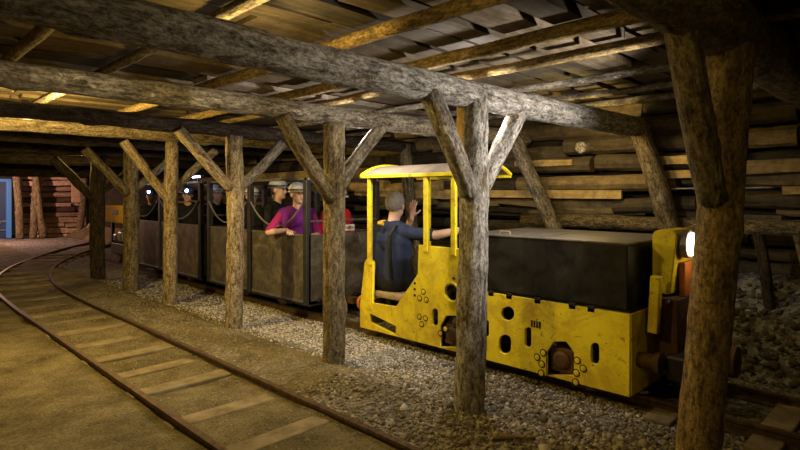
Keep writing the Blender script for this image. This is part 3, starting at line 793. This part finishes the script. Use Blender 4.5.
# ------------------------------------------------------------------ wagons
def make_wagon(WL):
    root = empty('passenger_wagon', (TX, 0, .09))
    h = -.09; x0, x1 = -.58, .58
    def P(name, bm, mat, par=root, smooth=False): return from_bm(name, bm, mat, par, None, smooth)
    bm = bmesh.new(); box(bm, (x0 + .02, 0, .20 + h), (x1 - .02, WL, .27 + h), .008); P('chassis', bm, M['steel_dark'])
    for (a, b) in ((.085, WL / 2 - .02), (WL / 2 + .13, WL - .085)):
        for xx in (x0, x1 - .02):
            bm = bmesh.new(); box(bm, (xx, a, .235 + h), (xx + .02, b, 1.06 + h), .006); pn = P('side_panel', bm, M['wagon'])
            bm = bmesh.new(); box(bm, (xx - .008, a, 1.035 + h), (xx + .028, b, 1.065 + h), .005); P('panel_trim', bm, M['steel_grey'], pn); bm = bmesh.new(); box(bm, (xx - .008, a, .235 + h), (xx + .028, b, .265 + h), .005); P('panel_trim', bm, M['steel_grey'], pn)
            if xx < 0:
                bm = bmesh.new(); s = xx - .045
                tube(bm, [(s + .03, a - .01, 1.44 + h), *[(s + .03, a + (b - a) * t, 1.44 + h - .30 * (1 - (2 * t - 1) ** 2) ** .9) for t in np.linspace(.06, .94, 15)], (s + .03, b + .01, 1.44 + h)], .011, 7)
                P('chain', bm, M['chain'])
    for yy in (0, WL - .02):
        bm = bmesh.new(); box(bm, (x0 + .02, yy, .22 + h), (x1 - .02, yy + .02, 1.06 + h), .005); P('end_panel', bm, M['wagon'])
        bm = bmesh.new(); tube(bm, [(x0 + .04, yy + .01, 1.22 + h), (x1 - .04, yy + .01, 1.22 + h)], .014, 8); P('end_rail', bm, M['steel_grey'])
    for yy in (.035, WL / 2 + .055, WL - .035):
        for xx in (x0 + .02, x1 - .02):
            bm = bmesh.new(); box(bm, (xx - .035, yy - .035, .22 + h), (xx + .035, yy + .035, 1.72 + h), .006); P('pole', bm, M['steel_dark'])
    for xx in (x0 + .02, x1 - .02):
        bm = bmesh.new(); box(bm, (xx - .02, -.02, 1.715 + h), (xx + .02, WL + .02, 1.745 + h), .005); P('top_rail', bm, M['steel_grey'])
    for yy in (.035, WL - .035):
        bm = bmesh.new(); box(bm, (x0, yy - .03, 1.70 + h), (x1, yy + .03, 1.745 + h), .005); P('top_rail', bm, M['steel_dark'])
    for yy in (.55, WL - .63):
        bm = bmesh.new(); box(bm, (x0 + .1, yy - .19, .66 + h), (x1 - .1, yy + .19, .71 + h), .01); b = P('bench', bm, M['bench'])
        bm = bmesh.new(); box(bm, (x0 + .2, yy - .1, .26 + h), (x0 + .26, yy + .1, .66 + h)); P('bench_leg', bm, M['steel_dark'], b); bm = bmesh.new(); box(bm, (x1 - .26, yy - .1, .26 + h), (x1 - .2, yy + .1, .66 + h)); P('bench_leg', bm, M['steel_dark'], b)
    for yy in (.82, WL - .82):
        for sg in (-1, 1):
            bm = bmesh.new(); lathe(bm, [(.03, -.05), (.13, -.045), (.135, -.03), (.07, -.025), (.07, .0), (.14, .005), (.14, .03), (.165, .035), (.165, .055), (.03, .055)], (0, 0, 0), 'x', 28)
            if sg > 0: bm.transform(Matrix.Scale(-1, 4, (1, 0, 0)))
            bm.transform(Matrix.Translation((sg * .36, yy, .14))); P('wheel', bm, M['rim'])
        bm = bmesh.new(); cyl(bm, (-.42, yy, .14), (.42, yy, .14), .025, 12); P('axle', bm, M['steel_dark'])
        for sg in (-1, 1):
            bm = bmesh.new(); box(bm, (sg * .45 - .03, yy - .08, .09), (sg * .45 + .03, yy + .08, .19), .01); P('axle_box', bm, M['steel_dark'])
    bm = bmesh.new(); box(bm, (-.06, -.22, .19 + h), (.06, 0, .27 + h), .01); P('drawbar', bm, M['rust'])
    return root
wagon = make_wagon(2.58); wagon.location.y = 5.41
tag(wagon, 'first passenger wagon behind the locomotive, carrying the person in purple', 'wagon', 'passenger wagons of the mine train')
w2 = make_wagon(3.1); w2.location.y = 8.22
tag(w2, 'second passenger wagon, in the middle of the train behind the lit posts', 'wagon', 'passenger wagons of the mine train')
# rear yellow vehicle at the tail of the train
rv = empty('yellow_rail_trolley', (TX, 11.75, .09)); tag(rv, 'small boxy yellow rail vehicle at the far tail of the train', 'rail vehicle')
def RP(name, bm, mat, par=rv): return from_bm(name, bm, mat, par)
bm = bmesh.new(); box(bm, (-.55, 0, .86), (.55, 1.1, 1.22), .02); RP('body', bm, plain('dull_yellow_paint', (.75, .42, .012), .85, 0, .08))
bm = bmesh.new(); box(bm, (-.56, .28, 1.04), (-.545, .62, 1.14), .003); RP('window', bm, M['black'])
bm = bmesh.new(); box(bm, (-.45, .05, .2), (.45, 1.05, .42), .01)
for yy in (.08, 1.02):
    for xx in (-.42, .42): box(bm, (xx - .03, yy - .03, .4), (xx + .03, yy + .03, .87))
RP('frame', bm, M['steel_dark'])
bm = bmesh.new()
for k in range(3): box(bm, (-.44, .15 + k * .3, .44), (-.2, .38 + k * .3, .62 + .06 * (k % 2)), .04)
RP('grey_load', bm, M['steel_grey'])
for yy in (.3, .8):
    for sg in (-1, 1):
        bm = bmesh.new(); lathe(bm, [(.03, -.05), (.16, -.04), (.16, .03), (.19, .035), (.19, .05), (.03, .05)], (sg * .36, yy, .165), 'x', 24); RP('wheel', bm, M['rim'])

# ------------------------------------------------------------------ people
def capsule(bm, a, b, ra, rb, sub=2):
    a, b = Vector(a), Vector(b)
    for p, r in ((a, ra), (b, rb)): bmesh.ops.create_icosphere(bm, subdivisions=sub, radius=r, matrix=Matrix.Translation(p))
    if (b - a).length > 1e-4: tube(bm, [a, b], [ra, rb], 14)
def ellipsoid(bm, c, r, rot=None, sub=3):
    m = Matrix.Translation(c) @ (rot.to_4x4() if rot else Matrix.Identity(4)) @ Matrix.Diagonal((*r, 1))
    bmesh.ops.create_icosphere(bm, subdivisions=sub, radius=1, matrix=m)
def remesh(name, bm, mat, parent, voxel, smooth=4):
    o = from_bm(name, bm, mat)
    m = o.modifiers.new('r', 'REMESH'); m.mode = 'VOXEL'; m.voxel_size = voxel
    s = o.modifiers.new('s', 'SMOOTH'); s.iterations = smooth; s.factor = .5
    dg = bpy.context.evaluated_depsgraph_get(); dg.update()
    me = bpy.data.meshes.new_from_object(o.evaluated_get(dg))
    old = o.data; bpy.data.objects.remove(o); bpy.data.meshes.remove(old)
    me.name = name; me.polygons.foreach_set('use_smooth', [True] * len(me.polygons))
    me.materials.clear()
    return link(name, me, mat, parent)
def ik(sh, ha, l1, l2, hint):
    sh, ha = Vector(sh), Vector(ha); d = ha - sh; L = min(d.length, l1 + l2 - .005); d.normalize()
    a = (l1 * l1 - l2 * l2 + L * L) / (2 * L); h = math.sqrt(max(0, l1 * l1 - a * a))
    hn = Vector(hint); hn = (hn - d * hn.dot(d)).normalized()
    return sh + d * a + hn * h, sh + d * L
def hand(bm, wrist, fdir, up, curl, s, side, spread=.16):
    # palm, four unequal bent fingers and a thumb leaving the side of the palm
    f = Vector(fdir).normalized(); n = Vector(up); n = (n - f * n.dot(f)).normalized(); w = f.cross(n) * side
    w0 = Vector(wrist)
    rot = Matrix((f, w, n)).transposed()
    ellipsoid(bm, w0 + f * .05 * s, (.052 * s, .042 * s, .017 * s), rot, 2)
    capsule(bm, w0 - f * .02 * s, w0 + f * .03 * s, .026 * s, .024 * s)
    for k, (off, ln) in enumerate(((.031, .070), (.011, .080), (-.010, .074), (-.030, .056))):
        p = w0 + (f * .085 + w * off) * s; d = (f + w * (off / .03) * spread).normalized()
        rad = .0092 * s; c = 0
        capsule(bm, w0 + (f * .045 + w * off * .8) * s, p, rad * 1.15, rad * 1.1, 1)
        for seg, q in enumerate((.42, .33, .25)):
            c += curl * (.8 + .25 * seg); dd = d * math.cos(c) - n * math.sin(c)
            p2 = p + dd * ln * q * s; capsule(bm, p, p2, rad * (1.05 - .1 * seg), rad * (.97 - .1 * seg), 1); p = p2
    p = w0 + (f * .022 + w * .034) * s; d = (f * .62 + w * .75 - n * .25).normalized()
    for q, rr in ((.045, .0115), (.032, .0095)):
        p2 = p + d * q * s; capsule(bm, p, p2, rr * s, rr * .9 * s, 1); p = p2; d = (d + f * .35).normalized()

def person(loc, rotz, seat, s=1.0, lean=0.0, shirt='darkcloth', sleeve=None, trousers='darkcloth', hand_r=None, hand_l=None, head_yaw=0.0, head_pitch=0.0, helmet=None, lamp=False,
           hair=True, detail=True, label='', group=None, sleeve_len=.75, fr=None, fl=None, curl=.35, name='person', up_r=(0, 0, 1), up_l=(0, 0, 1), hint_r=(-.3, -.6, -.7), hint_l=(-.3, .6, -.7), standing=False, leg_yaw=0.0):
    # local frame: facing +x, left is +y; floor at z = 0, body parts by joints
    hz = seat + .10 * s
    hips = Vector((0, 0, hz)); chest = hips + Vector((lean * .75, 0, .36 * s)); neck0 = hips + Vector((lean, 0, .50 * s)); neck1 = neck0 + Vector((lean * .25 + .015, 0, .085 * s))
    hc = neck1 + Vector((.02 * s, 0, .105 * s))
    torso = []
    for y in (-.075, .075): torso.append((hips + Vector((0, y * s, 0)), hips + Vector((0, -y * s, 0)), .115 * s, .115 * s))
    torso += [(hips + Vector((0, y * s, .02)), chest + Vector((0, y * 1.25 * s, -.02)), .112 * s, .118 * s) for y in (-.07, .07)]
    torso += [(chest + Vector((0, -.10 * s, 0)), chest + Vector((0, .10 * s, 0)), .118 * s, .118 * s),
              (neck0 + Vector((-.015, -.165 * s, -.05 * s)), neck0 + Vector((-.015, .165 * s, -.05 * s)), .068 * s, .068 * s),
              (neck0 + Vector((-.01, -.09 * s, -.03 * s)), neck0 + Vector((-.01, .09 * s, -.03 * s)), .075 * s, .075 * s)]
    arms, legs = {}, []
    for sd, key, tgt, hint in ((-1, 'r', hand_r, hint_r), (1, 'l', hand_l, hint_l)):
        sh = neck0 + Vector((-.01, sd * .185 * s, -.055 * s))
        tgt = Vector(tgt) if tgt is not None else Vector((.20 * s, sd * .10 * s, seat + .17))
        el, wr = ik(sh, tgt, .295 * s, .265 * s, hint); arms[key] = (sh, el, wr, sd)
    for sd in (-1, 1):
        hp = hips + Vector((0, sd * .09 * s, -.01))
        if standing: kn = Vector((.03, sd * .10 * s, .5 * s)); an = Vector((-.02, sd * .10 * s, .08))
        else: kn = Vector((.43 * s, sd * .13 * s, max(seat + .02, .36))); an = Vector((.42 * s, sd * .13 * s, max(.08, seat - .42 * s)))
        ly = Matrix.Rotation(leg_yaw, 3, 'Z'); legs.append((hp, ly @ kn, ly @ an))
    rot = Matrix.Rotation(head_yaw, 3, 'Z') @ Matrix.Rotation(head_pitch, 3, 'Y')
    def H(x, y, z): return hc + rot @ (Vector((x, y, z)) * s)
    vox = .0075 if detail else .014
    bm = bmesh.new()
    for a, b, ra, rb in torso: capsule(bm, a, b, ra, rb)
    capsule(bm, neck0 - Vector((0, 0, .05)), neck1 + Vector((.005, 0, .03)), .062 * s, .055 * s)
    for k in arms:
        sh, el, wr, sd = arms[k]
        capsule(bm, sh, el, .052 * s, .042 * s); capsule(bm, el, wr, .043 * s, .027 * s)
        fd = {'r': fr, 'l': fl}[k] or (wr - el)
        hand(bm, wr + Vector(fd).normalized() * .01, fd, {'r': up_r, 'l': up_l}[k], curl, s, -1 if k == 'r' else 1)
    for hp, kn, an in legs:
        capsule(bm, hp, kn, .092 * s, .062 * s); capsule(bm, kn, an, .058 * s, .04 * s); capsule(bm, an + ly @ Vector((-.02, 0, -.03)), an + ly @ Vector((.15 * s, 0, -.045)), .038 * s, .03 * s)
    ellipsoid(bm, H(-.008, 0, .03), (.102 * s, .079 * s, .098 * s), rot); ellipsoid(bm, H(.022, 0, -.045), (.072 * s, .062 * s, .078 * s), rot)
    ellipsoid(bm, H(.072, 0, -.092), (.024 * s, .024 * s, .02 * s), rot, 2)
    capsule(bm, H(.088, 0, .012), H(.108, 0, -.028), .0105 * s, .0155 * s)
    capsule(bm, H(.080, -.03, .028), H(.080, .03, .028), .018 * s, .018 * s)
    capsule(bm, H(.080, -.016, -.06), H(.080, .016, -.06), .012 * s, .012 * s)
    for sd in (-1, 1): ellipsoid(bm, H(-.01, sd * .082, -.005), (.02 * s, .010 * s, .034 * s), rot, 2); ellipsoid(bm, H(.062, sd * .04, -.02), (.022 * s, .02 * s, .022 * s), rot, 2)
    body = remesh(name, bm, M['skin'], None, vox, 3)
    body.location = loc; body.rotation_euler.z = rotz
    tag(body, label, 'person', group)
    # clothes follow the same joints
    g = .013 * s
    bm = bmesh.new()
    for a, b, ra, rb in torso: capsule(bm, a, b, ra + g, rb + g)
    svs = []
    for k in arms:
        sv = bm if sleeve is None else bmesh.new(); svs.append(sv)
        sh, el, wr, sd = arms[k]
        if sleeve_len <= 1: capsule(sv, sh, sh.lerp(el, sleeve_len), .060 * s, .058 * s)
        else: capsule(sv, sh, el, .062 * s, .054 * s); capsule(sv, el, el.lerp(wr, .92), .054 * s, .04 * s)
    remesh('shirt' if sleeve_len <= 1 else 'jacket', bm, M[shirt], body, .012, 4)
    if sleeve is not None:
        for sv in svs: remesh('sleeve', sv, M[sleeve], body, .011, 4)
    bm = bmesh.new()
    for a, b, ra, rb in torso[:2]: capsule(bm, a, b, ra + g * 1.2, rb + g * 1.2)
    for hp, kn, an in legs: capsule(bm, hp, kn, .107 * s, .078 * s); capsule(bm, kn, an, .075 * s, .06 * s)
    remesh('trousers', bm, M[trousers], body, .014, 4)
    for hp, kn, an in legs:
        bm = bmesh.new(); capsule(bm, an + ly @ Vector((-.03, 0, -.03)), an + ly @ Vector((.16 * s, 0, -.04)), .047 * s, .038 * s)
        remesh('shoe', bm, M['black'], body, .013, 2)
    for sd in (-1, 1):
        bm = bmesh.new(); ellipsoid(bm, H(.083, sd * .031, .008), (.012 * s, .013 * s, .009 * s), rot, 2); from_bm('eye', bm, M['eye'], body, None, True)
    bm = bmesh.new(); ellipsoid(bm, H(.089, 0, -.06), (.007 * s, .022 * s, .006 * s), rot, 2); from_bm('mouth', bm, M['lip'], body, None, True)
    if hair:
        bm = bmesh.new(); ellipsoid(bm, H(-.016, 0, .036), (.108 * s, .087 * s, .103 * s), rot, 4)
        for v in list(bm.verts):
            l = rot.inverted() @ (v.co - hc) / s
            v.co += (v.co - H(-.016, 0, .036)).normalized() * .008 * noise.noise(v.co * 60)
        cut = [v for v in bm.verts if (lambda l: l.x > .055 - .9 * max(0, .06 - l.z) or l.z < -.055 + .25 * max(0, l.x))(rot.inverted() @ (v.co - hc) / s) and (rot.inverted() @ (v.co - hc) / s).z < .092]
        bmesh.ops.delete(bm, geom=cut, context='VERTS')
        me_o = from_bm('hair', bm, M['hair'], body, None, True)
    if helmet:
        bm = bmesh.new(); ellipsoid(bm, H(-.008, 0, .052), (.128 * s, .108 * s, .105 * s), rot, 3)
        bmesh.ops.delete(bm, geom=[v for v in bm.verts if (rot.inverted() @ (v.co - hc)).z / s < .040], context='VERTS')
        n = 28; ring = []
        for k in range(n):
            a = 2 * PI * k / n; ext = .05 * max(0, math.cos(a)) ** 2 + .012
            ring.append([bm.verts.new(H(-.008 + (.122 + q * ext) * math.cos(a), (.103 + q * (.012 + .01 * max(0, math.cos(a)))) * math.sin(a), zz)) for q, zz in ((0, .044), (1, .036), (1, .030), (0, .036))])
        for k in range(n):
            for q in range(4): bm.faces.new((ring[k][q], ring[(k + 1) % n][q], ring[(k + 1) % n][(q + 1) % 4], ring[k][(q + 1) % 4]))
        hm = from_bm('helmet', bm, M[helmet], body, None, True)
        bm = bmesh.new(); tube(bm, [H(-.008 + .126 * math.cos(a), .107 * math.sin(a), .062) for a in np.linspace(0, 2 * PI, 25)], .006 * s, 6, False); from_bm('strap', bm, M['black'], hm)
        if lamp:
            bm = bmesh.new(); capsule(bm, H(.115, 0, .085), H(.135, 0, .082), .024 * s, .026 * s); from_bm('lamp_body', bm, M['black'], hm, None, True)
            bm = bmesh.new(); ellipsoid(bm, H(.156, 0, .080), (.012 * s, .028 * s, .028 * s), rot, 2); from_bm('lamp_glass', bm, M['led'], hm, None, True)
    return body

# driver, back to the camera
drv = person((4.10, 4.25, 0), .05, .505, 1.16, .04, 'navy', None, 'darkcloth', hand_r=(.20, -.86, 1.20), hand_l=(.27, -.07, 1.29), head_yaw=.30, helmet=None, hair=True,
             label='grey-haired driver in a navy shirt seated with back turned in the yellow cab', fr=(.3, -.95, -.05), fl=(.02, -.10, 1), up_l=(-1, 0, 0), hint_l=(.7, .3, -.6), hint_r=(-.1, -.2, -1), curl=.14, sleeve_len=.8)
bm = bmesh.new()
tube(bm, [(-.155, -.165, .66), (-.185, -.175, .85), (-.185, -.165, 1.0), (-.165, -.15, 1.12), (-.07, -.135, 1.215), (.04, -.13, 1.18)], .022, 8)
from_bm('shoulder_strap', bm, M['black'], drv)
bm = bmesh.new(); tube(bm, [(-.03 + .085 * math.cos(a), .02 + .085 * math.sin(a), 1.245 + .01 * math.cos(a)) for a in np.linspace(.9, 3.4, 10)], .02, 8); from_bm('collar', bm, M['yellowcloth'], drv)

PG = 'passengers in the wagons'
# purple passenger resting an arm on the panel
person((4.12, 6.02, 0), math.radians(-118), .73, 1.03, .03, 'purple', 'magenta', 'darkcloth', hand_r=(.30, -.16, 1.10), hand_l=(.34, .10, 1.02), head_yaw=.45, leg_yaw=.55, helmet='white', hair=True,
       label='passenger in a purple shirt and white helmet resting an arm on the first wagon', group=PG, fr=(1, .2, -.1), sleeve_len=.9, hint_r=(-.2, -.8, -.5))
person((4.34, 6.86, 0), math.radians(-60), .72, 1.12, .0, 'darkcloth', None, 'darkcloth', helmet='silver', detail=False, hair=False, sleeve_len=2,
       label='passenger in dark clothes with a shiny silver helmet behind the person in purple', group=PG)
person((4.72, 5.97, 0), math.radians(-90), .72, 1.0, .02, 'red', None, 'darkcloth', helmet='white', detail=False, hair=False, sleeve_len=2, head_pitch=.2,
       label='passenger in a red jacket at the front end of the first wagon', group=PG)
person((4.22, 7.35, 0), math.radians(-105), .72, 1.0, .0, 'darkcloth', None, 'darkcloth', helmet='white', detail=False, hair=False, sleeve_len=2,
       leg_yaw=.35, label='passenger with pale helmet at the back of the first wagon, beside the straight yellowish post', group=PG)
person((4.65, 7.35, 0), math.radians(-100), .72, 1.0, .0, 'darkcloth', None, 'darkcloth', helmet='bluehelm', lamp=True, detail=False, hair=False, sleeve_len=2,
       label='passenger with a lit blue helmet deep in the back of the first wagon', group=PG)
person((4.16, 9.38, 0), math.radians(-120), .72, 1.02, .0, 'darkcloth', None, 'darkcloth', helmet='bluehelm', lamp=True, detail=False, hair=False, sleeve_len=2,
       leg_yaw=.6, label='passenger in the front of the second wagon facing out with a bright headlamp', group=PG)
person((4.32, 8.64, 0), math.radians(-90), .72, 1.05, .0, 'darkcloth', None, 'darkcloth', helmet='white', detail=False, hair=False, sleeve_len=2,
       label='passenger in dark clothes and white helmet at the front end of the second wagon', group=PG)
person((4.10, 10.86, 0), math.radians(-125), .72, 1.0, .0, 'darkcloth', None, 'darkcloth', helmet='bluehelm', lamp=True, detail=False, hair=False, sleeve_len=2,
       leg_yaw=.65, label='passenger at the tail of the second wagon with a bright headlamp', group=PG)
# white box held up beside the red passenger
bm = bmesh.new(); box(bm, (4.52, 5.56, 1.064), (4.72, 5.68, 1.15), .012); tag(from_bm('white_case', bm, M['white']), 'small white case standing on the front panel of the first wagon', 'case')

# ------------------------------------------------------------------ lamps
def lamp(x, y, z, col, watts, label=None, mat='bulb_warm', radius=.05):
    if label:
        o = empty('mine_lamp', (x, y, z)); tag(o, label, 'lamp', 'lamps behind the roof beams')
        bm = bmesh.new(); lathe(bm, [(.05, .09), (.055, .05), (.05, .02), (.045, .02)], (0, 0, 0), 'z', 18); from_bm('lamp_body', bm, M['steel_dark'], o)
        bm = bmesh.new(); ellipsoid(bm, (0, 0, .01), (.03, .03, .035), None, 2); from_bm('bulb', bm, M[mat], o, None, True)
    l = bpy.data.lights.new('lamp_light', 'POINT'); l.energy = watts; l.color = col; l.shadow_soft_size = radius
    ob = bpy.data.objects.new('lamp_light', l); COL.objects.link(ob); ob.location = (x, y, z - (.09 if label else 0)); return ob
WARM = (1, .70, .22); WHITE = (1, .93, .86); PINK = (1, .56, .42)
lamp(1.15, 6.08, 2.33, WARM, 270, 'lamp hanging behind the dark beam over the empty track')
lamp(1.55, 2.62, 2.33, WARM, 50, 'lamp hanging behind the long beam at the upper left')
def spot(x, y, z, aim, col, watts, size, blend=.5, radius=.05):
    l = bpy.data.lights.new('lamp_light', 'SPOT'); l.energy = watts; l.color = col; l.shadow_soft_size = radius; l.spot_size = math.radians(size); l.spot_blend = blend
    ob = bpy.data.objects.new('lamp_light', l); COL.objects.link(ob); ob.location = (x, y, z)
    ob.rotation_euler = (Vector(aim) - Vector((x, y, z))).to_track_quat('-Z', 'Y').to_euler(); return ob
spot(1.25, .75, 2.45, (2.1, 2.6, 2.35), WARM, 58, 116, .8)  # unseen fill added above the view to brighten the long beam
spot(2.5, 4.12, 2.20, (2.9, 5.3, 0), WARM, 80, 130, .7)  # unseen spot added to light the dirt strip and cab side
spot(.2, -.6, 2.3, (2.4, 1.8, 1.4), WARM, 40, 76, .9)  # unseen warm fill added behind the camera
o = empty('flood_lamp', (3.80, 1.02, 1.95)); tag(o, 'small floodlight fixed behind the nearest post, aimed at the roof over the bonnet', 'lamp')
bm = bmesh.new(); lathe(bm, [(.03, -.06), (.045, -.05), (.05, .0), (.045, .005)], (0, 0, 0), 'y', 18); from_bm('lamp_body', bm, M['steel_dark'], o)
bm = bmesh.new(); tube(bm, [(0, -.06, 0), (-.3, -.16, 0), (-.60, -.17, 0)], .012, 8); from_bm('bracket', bm, M['steel_dark'], o)
bm = bmesh.new(); lathe(bm, [(.043, .004), (.03, .01), (.01, .012)], (0, 0, 0), 'y', 18); from_bm('lamp_glass', bm, M['bulb_white'], o)
spot(3.80, 1.06, 1.95, (3.45, 2.4, 2.12), WHITE, 190, 118, .6)
lamp(3.55, 2.66, 2.29, WHITE, 48, 'lamp hanging behind the beam over the bonnet', 'bulb_white')
lamp(3.55, 4.16, 2.27, WHITE, 45, 'lamp hanging behind the beam by the canopy', 'bulb_white')
lamp(2.6, 19.9, 1.9, PINK, 420)
lamp(3.0, 11.06, 2.31, WARM, 32, 'unseen lamp added behind the beam over the farthest post')  # added to light the yellow trolley
lamp(5.3, 2.66, 2.29, WARM, 26, 'unseen lamp added behind the right end of the beam over the bonnet')  # extra lamp put in to brighten the right wall
lamp(5.0, 1.03, 2.47, WARM, 4, 'unseen lamp added behind the right end of the nearest beam')  # extra lamp put in for the wall beyond the nearest post
lamp(1.7, 1.25, 2.42, WARM, 9)  # unseen light added above the view for the nearest post
o = empty('strip_lamp', (3.87, 8.36, 1.835)); tag(o, 'small bluish strip lamp on the top rail of the second wagon', 'lamp')
bm = bmesh.new(); box(bm, (-.03, -.16, -.04), (.03, .16, .02), .008); from_bm('lamp_body', bm, M['steel_dark'], o)
bm = bmesh.new(); box(bm, (-.036, -.14, -.03), (-.028, .14, -.005), .003); from_bm('lamp_glass', bm, M['led'], o)
l = bpy.data.lights.new('lamp_light', 'POINT'); l.energy = 2.5; l.color = (.55, .68, 1); l.shadow_soft_size = .04
ob = bpy.data.objects.new('lamp_light', l); COL.objects.link(ob); ob.location = (3.80, 8.7, 1.85)
l = bpy.data.lights.new('headlamp_spill', 'POINT'); l.energy = 1.6; l.color = (1, .72, .4); l.shadow_soft_size = .04
ob = bpy.data.objects.new('headlamp_spill', l); COL.objects.link(ob); ob.location = (4.36, 1.22, 1.12)
bm = bmesh.new(); box(bm, (3.84, 8.3, 1.74), (3.87, 8.33, 1.80)); bm.transform(Matrix.Translation((-3.87, -8.36, -1.835))); from_bm('lamp_bracket', bm, M['steel_dark'], o)
sp = bpy.data.lights.new('headlamp_beam', 'SPOT'); sp.energy = 4; sp.color = (1, .8, .5); sp.spot_size = 1.2; sp.shadow_soft_size = .06
so = bpy.data.objects.new('headlamp_beam', sp); COL.objects.link(so); so.location = (4.335, 1.26, 1.185); so.rotation_euler = (math.radians(80), 0, PI)

w = bpy.data.worlds.new('World'); SC.world = w; w.use_nodes = True
w.node_tree.nodes['Background'].inputs[0].default_value = (.5, .4, .3, 1); w.node_tree.nodes['Background'].inputs[1].default_value = .02

# ------------------------------------------------------------------ camera
cam = bpy.data.cameras.new('Camera'); co = bpy.data.objects.new('Camera', cam); COL.objects.link(co)
cam.sensor_width = 36; cam.lens = FPX * 36 / 800; cam.shift_y = -(225 - HZ) / 800; cam.clip_start = .02
co.location = (0, 0, EYE); co.rotation_euler = (PI / 2, 0, -PI / 4)
SC.camera = co
SC.view_settings.view_transform = 'Standard'; SC.view_settings.look = 'None'
SC.view_settings.gamma = 1; SC.view_settings.exposure = 0
SC.view_settings.use_curve_mapping = False
SC.cycles.use_denoising = True
SC.cycles.max_bounces = 6
